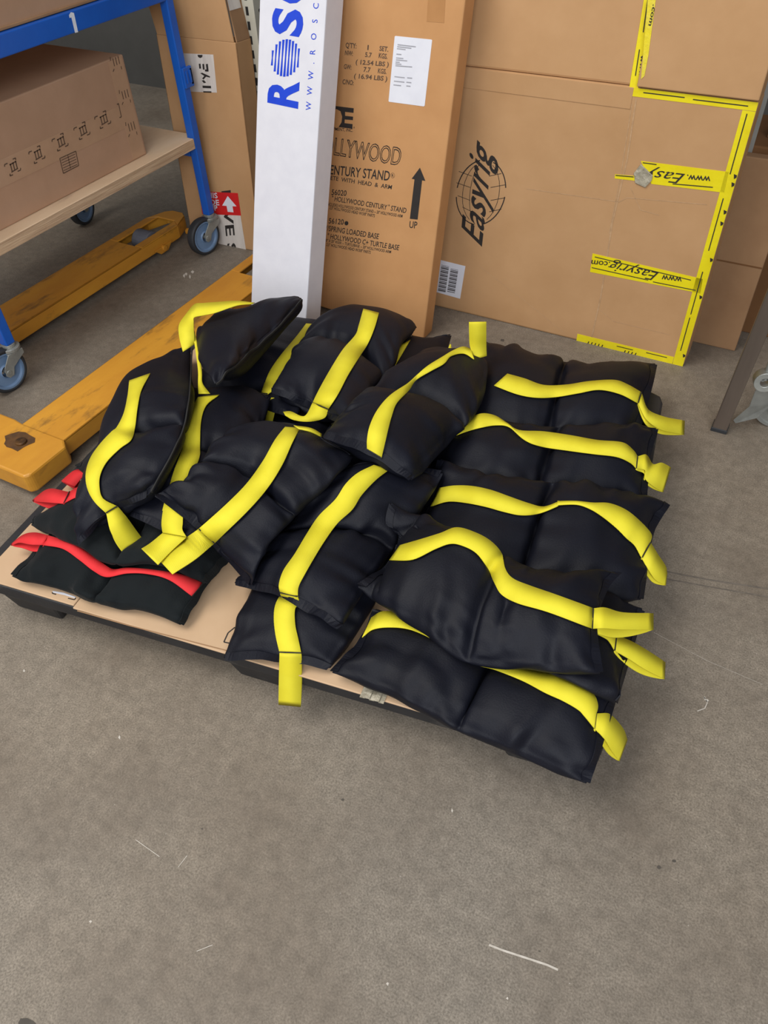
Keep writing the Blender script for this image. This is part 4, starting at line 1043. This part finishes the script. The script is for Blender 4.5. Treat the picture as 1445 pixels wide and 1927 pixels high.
        if lp.get('single'):
            ribbon_mesh(Lq, Rq).build('carry_loop', ws, th, smooth=True)
        else:
            gap = lp.get('gap', .016); n = len(Lq); s2 = s
            dn = np.array([0, 0, -1.0]); off = (gap * np.sin(np.pi * np.clip(s2, 0, 1) ** .8) ** .8 + .0032 * (1 - s2))[:, None] * dn
            tipd = (Lq[-1] + Rq[-1] - Lq[-3] - Rq[-3]) / 2; tipd = tipd / (np.linalg.norm(tipd) + 1e-9) * .0025
            L2 = np.vstack([Lq[:-1], Lq[-1:] + tipd * .3, (Lq + off)[::-1][1:]]); R2_ = np.vstack([Rq[:-1], Rq[-1:] + tipd * .3, (Rq + off)[::-1][1:]])
            ribbon_mesh(L2, R2_).build('carry_loop', ws, th, smooth=True)
    for fr in free:      # free ribbons: pairs with a z each
        zz_ = []
        for a, b, z in fr:
            if z is None:
                tt = march(np.array([a, b], float), np.array([.012, .012])); z = max((C0 + tt[k_] * ray(p_))[2] for k_, p_ in ((0, a), (1, b)))
            zz_.append(z)
        P4 = np.array([[a[0], a[1], b[0], b[1], z] for (a, b, _), z in zip(fr, zz_)], float); Q = crom4(P4, 6)
        Lq = np.array([at(p[:2], p[4]) for p in Q]); Rq = np.array([at(p[2:4], p[4]) for p in Q])
        ribbon_mesh(Lq, Rq).build('carry_loop', ws, th, smooth=True)
    L_u = np.linalg.norm(np.diff(B0[:, NV // 2], axis=0), axis=1).sum(); L_v = np.linalg.norm(np.diff(B0[NU // 4], axis=0), axis=1).sum()
    print('BAG %.2f x %.2f z %.3f..%.3f  %s' % (L_u, L_v, zmin, max(v[2] for v in V), label[:60]))
    return th

def zp(zf, *prs): return [(zf(a, b), zf(c, d)) for a, b, c, d in prs]
zA = Z(800, 580, 2.779); zB = Z(640, 900, 2.125); zC = Z(250, 780, 2.627); zD = Z(140, 550, 3.503); zE = Z(300, 550, 2.627); zF = Z(600, 580, 3.6125)
GY = None
# ---- red strapped bags on the left
bag([(128, 958), (270, 1040), (428, 1052)], [(428, 1052), (389, 1097), (366, 1134), (340, 1177)], [(19, 1086), (62, 1097), (120, 1108), (170, 1132), (277, 1151), (340, 1177)], [(128, 958), (80, 1022), (19, 1086)],
    'small black sandbag with red strap lying at the front left corner on the bare cardboard', red=True, lift=.026, slack=1.06,
    straps=[zp(z6, (262, 455, 232, 508), (400, 500, 340, 528), (490, 555, 430, 588), (570, 615, 510, 650), (620, 640, 580, 682), (700, 632, 690, 662), (850, 645, 800, 665), (1000, 672, 920, 698), (1102, 715, 1045, 787))],
    loops=[dict(pairs=zp(z6, (268, 455, 232, 508), (190, 440, 165, 505), (125, 453, 105, 495), (62, 502, 64, 510)), z=.165, start=True, gap=.02)])
bag([(186, 885), (330, 935), (455, 1000)], [(455, 1000), (430, 1050), (385, 1098)], [(55, 990), (104, 1009), (145, 1026), (208, 1060), (294, 1057), (385, 1098)], [(186, 885), (125, 940), (55, 990)],
    'second red strapped sandbag, behind the front one, with a folded red loop', red=True, lift=.024,
    straps=[zp(z6, (560, 300, 545, 355), (475, 178, 462, 245), (430, 190, 410, 250), (375, 220, 345, 283))],
    loops=[dict(pairs=zp(z6, (375, 218, 345, 283), (265, 203, 250, 276), (178, 262, 182, 271)), z=.165, gap=.018)])
bag([(228, 790), (370, 830), (500, 880)], [(500, 880), (475, 930), (450, 985)], [(140, 882), (260, 930), (450, 985)], [(228, 790), (190, 835), (140, 882)],
    'mostly hidden black sandbag with a short red loop nearest the orange fork', red=True, lift=.022,
    straps=[zp(z6, (640, 170, 620, 235), (520, 130, 500, 185), (462, 126, 405, 190))][:0],
    free=[[(z6(470, 100), z6(485, 150), .170), (z6(405, 102), z6(462, 126), .178), (z6(333, 160), z6(405, 192), .165)], [(z6(338, 164), z6(408, 205), .158), (z6(400, 150), z6(462, 165), .150)]])
# ---- lower yellow bags
bag([(600, 840), (540, 960), (470, 1118), (417, 1240)], [(417, 1240), (524, 1242), (622, 1260)], [(800, 905), (755, 1000), (703, 1140), (622, 1260)], [(600, 840), (700, 850), (790, 905)],
    'flat black sandbag at the pallet front whose yellow loop hangs over the pallet edge', lift=.020, slack=1.04,
    straps=[zp(zC, (770, 800, 865, 850), (735, 880, 828, 930), (705, 940, 802, 962), (697, 1005, 803, 1040), (705, 1090, 818, 1110), (725, 1178, 833, 1182))],
    loops=[dict(pairs=zp(zC, (725, 1180, 834, 1182), (722, 1300, 833, 1310), (720, 1432, 830, 1443)), z=.06, arch=.0, gap=.008)])
bag([(893, 640), (945, 650), (1046, 676), (1130, 688), (1236, 682)], [(1236, 682), (1222, 740), (1196, 832)], [(872, 800), (1000, 826), (1196, 832)], [(893, 640), (880, 720), (872, 800)],
    'black sandbag at the back right corner of the pallet nearest the taped carton', lift=.03,
    straps=[zp(zA, (430, 343, 360, 405), (520, 368, 480, 450), (620, 402, 580, 468), (740, 400, 680, 465), (860, 382, 800, 445), (990, 376, 910, 427), (1060, 400, 1020, 450), (1130, 440, 1112, 497))],
    loops=[dict(pairs=zp(zA, (1145, 462, 1138, 525), (1165, 530, 1155, 580), (1250, 568, 1230, 635), (1355, 588, 1352, 662)), z=.10, arch=.005, gap=.012)])
bag([(868, 780), (1018, 803), (1130, 800), (1238, 803)], [(1238, 803), (1222, 860), (1215, 938)], [(795, 925), (960, 940), (1100, 948), (1215, 938)], [(868, 780), (822, 853), (795, 925)],
    'black sandbag second from back in the right row, with bow shaped loop', lift=.028,
    straps=[zp(zA, (150, 655, 143, 672), (205, 595, 215, 645), (285, 553, 290, 625), (360, 560, 370, 612), (425, 598, 440, 622), (490, 638, 520, 690), (620, 645, 610, 724), (760, 665, 745, 745), (900, 690, 880, 763), (1030, 702, 1000, 778), (1085, 740, 1070, 808), (1110, 775, 1103, 838))],
    loops=[dict(pairs=zp(zA, (1108, 765, 1104, 837), (1157, 768, 1150, 848), (1190, 815, 1150, 890), (1235, 808, 1190, 930), (1283, 832, 1242, 962)), z=.13, arch=.005, gap=.008)])
bag([(827, 858), (905, 893), (1022, 905), (1140, 920), (1261, 946)], [(1261, 946), (1226, 1008), (1208, 1132)], [(742, 1060), (880, 1095), (975, 1100), (1090, 1135), (1208, 1132)], [(827, 858), (800, 955), (742, 1060)],
    'black sandbag third from back in the right row, strap arching over its right half', lift=.030, slack=1.065,
    straps=[zp(zA, (75, 940, 28, 1038), (150, 928, 120, 1012), (240, 930, 220, 1020), (340, 950, 320, 1040), (440, 985, 410, 1065), (540, 1020, 500, 1083), (620, 1038, 590, 1075), (700, 1010, 690, 1037)) + zp(zB, (870, 92, 870, 108), (940, 91, 945, 106), (1010, 98, 1000, 124), (1075, 100, 1050, 155), (1140, 125, 1105, 200), (1195, 168, 1145, 240), (1243, 222, 1178, 270), (1240, 256, 1205, 318))],
    loops=[dict(pairs=zp(zB, (1243, 256, 1205, 320), (1267, 300, 1235, 370), (1300, 350, 1262, 408), (1306, 378, 1300, 428)), z=.13, arch=.004, gap=.014)])
bag([(705, 1140), (800, 1180), (920, 1225), (1168, 1275)], [(1168, 1275), (1140, 1370), (1105, 1480)], [(620, 1266), (735, 1310), (845, 1368), (970, 1420), (1105, 1480)], [(705, 1140), (682, 1200), (620, 1266)],
    'bottom black sandbag at the front right corner, its strap half covered', lift=.030, slack=1.07,
    straps=[zp(zB, (125, 558, 88, 637), (170, 533, 130, 605), (235, 540, 200, 596), (305, 578, 285, 606), (385, 642, 385, 652), (470, 700, 460, 700), (560, 738, 550, 748), (660, 744, 620, 766), (800, 762, 730, 810), (880, 787, 820, 858), (960, 825, 890, 890), (1012, 862, 950, 925), (1030, 905, 975, 950), (1025, 940, 1017, 1002))],
    loops=[dict(pairs=zp(zB, (1028, 930, 1016, 1004), (1080, 945, 1055, 1040), (1130, 1000, 1085, 1090), (1147, 1045, 1115, 1130)), z=.10, arch=.008, gap=.02)])
bag([(770, 1000), (900, 1050), (1060, 1100), (1213, 1142)], [(1213, 1142), (1185, 1230), (1158, 1330)], [(720, 1130), (860, 1190), (1000, 1250), (1158, 1330)], [(770, 1000), (745, 1065), (720, 1130)],
    'black sandbag squeezed between top and bottom bags at front right', lift=.026, slack=1.04,
    straps=[zp(zB, (960, 575, 985, 605), (1035, 605, 1060, 640), (1085, 615, 1080, 660), (1105, 630, 1097, 690))],
    loops=[dict(pairs=zp(zB, (1105, 630, 1097, 690), (1160, 650, 1150, 720), (1230, 690, 1220, 765), (1298, 735, 1295, 803)), z=.13, arch=.004, gap=.018)])
# ---- middle layer
bag([(478, 770), (600, 790), (770, 800)], [(770, 800), (790, 870), (800, 950)], [(470, 960), (640, 960), (800, 950)], [(478, 770), (474, 870), (470, 960)],
    'black sandbag buried at the centre, glimpsed in the gap under the curled yellow loop', lift=.018, slack=1.02)
bag([(472, 632), (388, 682), (368, 738)], [(368, 738), (480, 768), (560, 785)], [(642, 605), (615, 690), (560, 785)], [(472, 632), (560, 607), (642, 605)],
    'black sandbag at the back, half covered by the bag below the printed stand box', lift=.03, seam=False,
    straps=[zp(zE, (725, 155, 772, 158), (675, 220, 730, 232), (600, 310, 690, 300), (548, 385, 640, 380), (520, 450, 590, 460), (502, 502, 535, 505))],
    free=[[(zE(553, 520), zE(590, 525), .24), (zE(533, 570), zE(577, 572), .22), (zE(520, 640), zE(555, 655), .20)]])
bag([(700, 655), (650, 740), (602, 832)], [(602, 832), (680, 850), (745, 868)], [(852, 632), (820, 720), (745, 868)], [(700, 655), (758, 645), (800, 640), (852, 632)],
    'black sandbag at the back whose pointed corner shows between two upper bags', lift=.03, seam=False,
    straps=[zp(zF, (562, 248, 622, 216), (440, 400, 500, 420), (260, 640, 340, 660), (85, 790, 130, 770))],
    free=[[(zF(120, 925), zF(135, 955), .20), (zF(180, 950), zF(190, 975), .19), (zF(240, 985), zF(240, 1000), .19)], [(zF(868, 300), zF(905, 300), .22), (zF(890, 245), zF(898, 245), .235)]])
bag([(345, 735), (300, 850), (240, 970)], [(240, 970), (330, 1005), (420, 1020)], [(510, 745), (495, 802), (420, 1020)], [(345, 735), (430, 738), (510, 745)],
    'black sandbag wedged between the leftmost bag and the central long strap bag', lift=.03, seam=True,
    straps=[zp(zD, (815, 692, 955, 676), (770, 775, 870, 745), (738, 870, 835, 850), (722, 1000, 828, 1000), (690, 1090, 825, 1085), (655, 1180, 785, 1185), (625, 1285, 735, 1275), (598, 1370, 716, 1400), (580, 1440, 714, 1500))],
    stitch=False, free=[[(zD(600, 1340), zD(720, 1385), None), (zD(592, 1400), zD(716, 1455), None), (zD(580, 1470), zD(714, 1520), None), (zD(575, 1530), zD(712, 1565), None), (zD(582, 1585), zD(738, 1612), None)], [(zD(582, 1588), zD(738, 1616), None), (zD(500, 1655), zD(640, 1705), None), (zD(442, 1692), zD(550, 1797), None)]])
bag([(600, 903), (555, 975), (500, 1035), (438, 1100)], [(438, 1100), (524, 1118), (580, 1150), (641, 1182)], [(838, 890), (800, 955), (755, 1015), (698, 1095), (641, 1182)], [(600, 903), (700, 868), (838, 890)],
    'black sandbag overlapping the one whose loop hangs over the pallet edge', lift=.03, slack=1.06,
    straps=[zp(zC, (1190, 250, 1268, 272), (1110, 290, 1200, 325), (1050, 345, 1130, 400), (1000, 420, 1085, 470), (920, 500, 1010, 540), (860, 590, 945, 630), (800, 690, 890, 720), (745, 770, 850, 790), (722, 840, 820, 850), (728, 880, 815, 900))],
    loops=[dict(pairs=zp(zC, (728, 880, 815, 902), (735, 895, 822, 920), (748, 908, 830, 938)), z=.22, gap=.004, arch=0)])
bag([(361, 650), (352, 770), (325, 850), (281, 931)], [(281, 931), (212, 962), (143, 1027)], [(222, 775), (202, 830), (168, 915), (150, 965), (143, 1027)], [(361, 648), (322, 664), (288, 697), (240, 735), (222, 775)],
    'leftmost yellow strapped black sandbag, lying beside the orange fork', lifts=(.05, .05, .03, .03), slack=1.065, piping='A',
    straps=[zp(zD, (362, 583, 500, 535), (350, 690, 440, 650), (325, 800, 415, 770), (280, 890, 400, 890), (245, 920, 375, 972), (170, 1000, 300, 1030), (105, 1095, 215, 1115), (75, 1200, 172, 1200), (88, 1300, 165, 1280), (135, 1385, 190, 1360), (210, 1458, 285, 1412))],
    loops=[dict(pairs=zp(zD, (212, 1462, 290, 1415), (238, 1575, 350, 1490), (300, 1680, 430, 1600), (372, 1763, 482, 1660)), z=.20, gap=.016, arch=.005)])
bag([(440, 815), (380, 868), (345, 903), (286, 928)], [(286, 928), (374, 995), (402, 1024), (474, 1103)], [(668, 858), (615, 918), (555, 972), (494, 1046), (474, 1103)], [(440, 815), (500, 800), (580, 812), (668, 858)],
    'black sandbag in the centre of the pile with the longest straight diagonal yellow strap', lift=.03, slack=1.07,
    straps=[zp(zC, (752, 62, 825, 68), (700, 130, 788, 140), (640, 235, 738, 250), (560, 345, 665, 365), (450, 455, 565, 480), (325, 565, 403, 637))],
    loops=[dict(pairs=zp(zC, (325, 565, 403, 637), (230, 635, 310, 715), (128, 718, 195, 790)), z=.245, single=True, arch=.0)],
    free=[[(zC(795, 55), zC(822, 72), .335), (zC(880, 68), zC(878, 86), .325), (zC(933, 97), zC(930, 111), .305)]])
# ---- top layer
bag([(735, 941), (790, 972), (955, 1048), (1060, 1078), (1172, 1072)], [(1172, 1072), (1139, 1112), (1120, 1180), (1132, 1272)], [(668, 1107), (735, 1152), (800, 1198), (881, 1246), (1000, 1262), (1132, 1272)], [(735, 941), (728, 985), (752, 1012), (732, 1058), (668, 1107)],
    'black sandbag on top of the front right stack, wavy strap and open loop', lift=.03, slack=1.075,
    straps=[zp(zB, (240, 268, 197, 328), (320, 245, 290, 325), (400, 220, 380, 283), (465, 197, 440, 262), (535, 215, 490, 270), (600, 250, 545, 300), (645, 300, 590, 360), (660, 360, 615, 415), (690, 400, 645, 465), (760, 430, 710, 500), (870, 468, 830, 535), (1012, 520, 1008, 602))],
    loops=[dict(pairs=zp(zB, (1015, 518, 1010, 602), (1060, 518, 1055, 600), (1130, 537, 1125, 605), (1250, 540, 1250, 606)), z=.225, arch=.006, gap=.022)])
bag([(625, 594), (582, 634), (552, 690), (508, 737)], [(508, 737), (582, 766), (640, 795)], [(783, 618), (757, 645), (742, 690), (700, 735), (640, 795)], [(625, 594), (690, 592), (740, 606), (783, 620)],
    'top black sandbag at the back below the printed stand box', lift=.03, slack=1.06,
    straps=[zp(zE, (1008, 82, 1085, 102), (985, 165, 1062, 180), (968, 212, 1030, 255), (905, 285, 995, 310), (840, 390, 935, 405), (790, 480, 885, 500), (757, 547, 835, 578))],
    free=[[(zE(757, 547), zE(835, 578), .295), (zE(728, 603), zE(815, 622), .285), (zE(700, 612), zE(740, 640), .275), (zE(650, 590), zE(665, 632), .27), (zE(612, 592), zE(622, 610), .268)]])
bag([(795, 668), (764, 699), (675, 743), (604, 823)], [(604, 823), (672, 848), (719, 868), (775, 909)], [(916, 682), (908, 757), (845, 838), (775, 909)], [(795, 668), (850, 664), (916, 682)],
    'black sandbag on top right of centre whose yellow loop stands straight up', lift=.03, slack=1.07,
    straps=[zp(zF, (1035, 278, 1055, 348), (980, 262, 985, 308), (910, 288, 900, 325), (840, 330, 850, 378), (750, 385, 760, 428), (690, 432, 660, 490), (610, 505, 610, 560), (480, 595, 530, 645), (395, 695, 495, 735), (345, 800, 472, 820), (327, 890, 450, 915), (327, 962, 425, 1020))],
    free=[[(zF(1066, 345), zF(1140, 325), .255), (zF(1028, 265), zF(1138, 255), .28), (zF(1021, 180), zF(1138, 178), .315), (zF(1020, 101), zF(1138, 99), .345), (zF(1021, 112), zF(1138, 110), .335), (zF(1030, 190), zF(1138, 190), .295), (zF(1060, 300), zF(1138, 290), .25)]])
bag([(368, 630), (425, 602), (480, 585), (567, 561)], [(567, 561), (569, 562), (571, 564)], [(403, 723), (440, 690), (513, 624), (571, 564)], [(368, 630), (376, 683), (403, 723)],
    'black sandbag at the top left with a twisted yellow handle standing clear', lifts=(.05, .085, .088, .09), slack=1.035, seam=False, smoothn=16, hems=False, piping='D',
    free=[[(zD(1190, 70), zD(1172, 78), .36), (zD(1070, 58), zD(1070, 88), .37), (zD(930, 66), zD(930, 135), .365), (zD(850, 72), zD(850, 152), .355), (zD(792, 80), zD(790, 165), .345), (zD(740, 140), zD(786, 195), .335), (zD(690, 215), zD(787, 245), .325), (zD(692, 300), zD(790, 300), .315), (zD(715, 393), zD(790, 345), .30)],
          [(zD(780, 260), zD(792, 255), .312), (zD(800, 400), zD(822, 400), .30), (zD(815, 520), zD(840, 520), .29), (zD(815, 600), zD(845, 600), .28), (zD(818, 670), zD(895, 670), .275)]])

for o in list(bpy.data.objects):
    if '_o' in o: del o['_o']
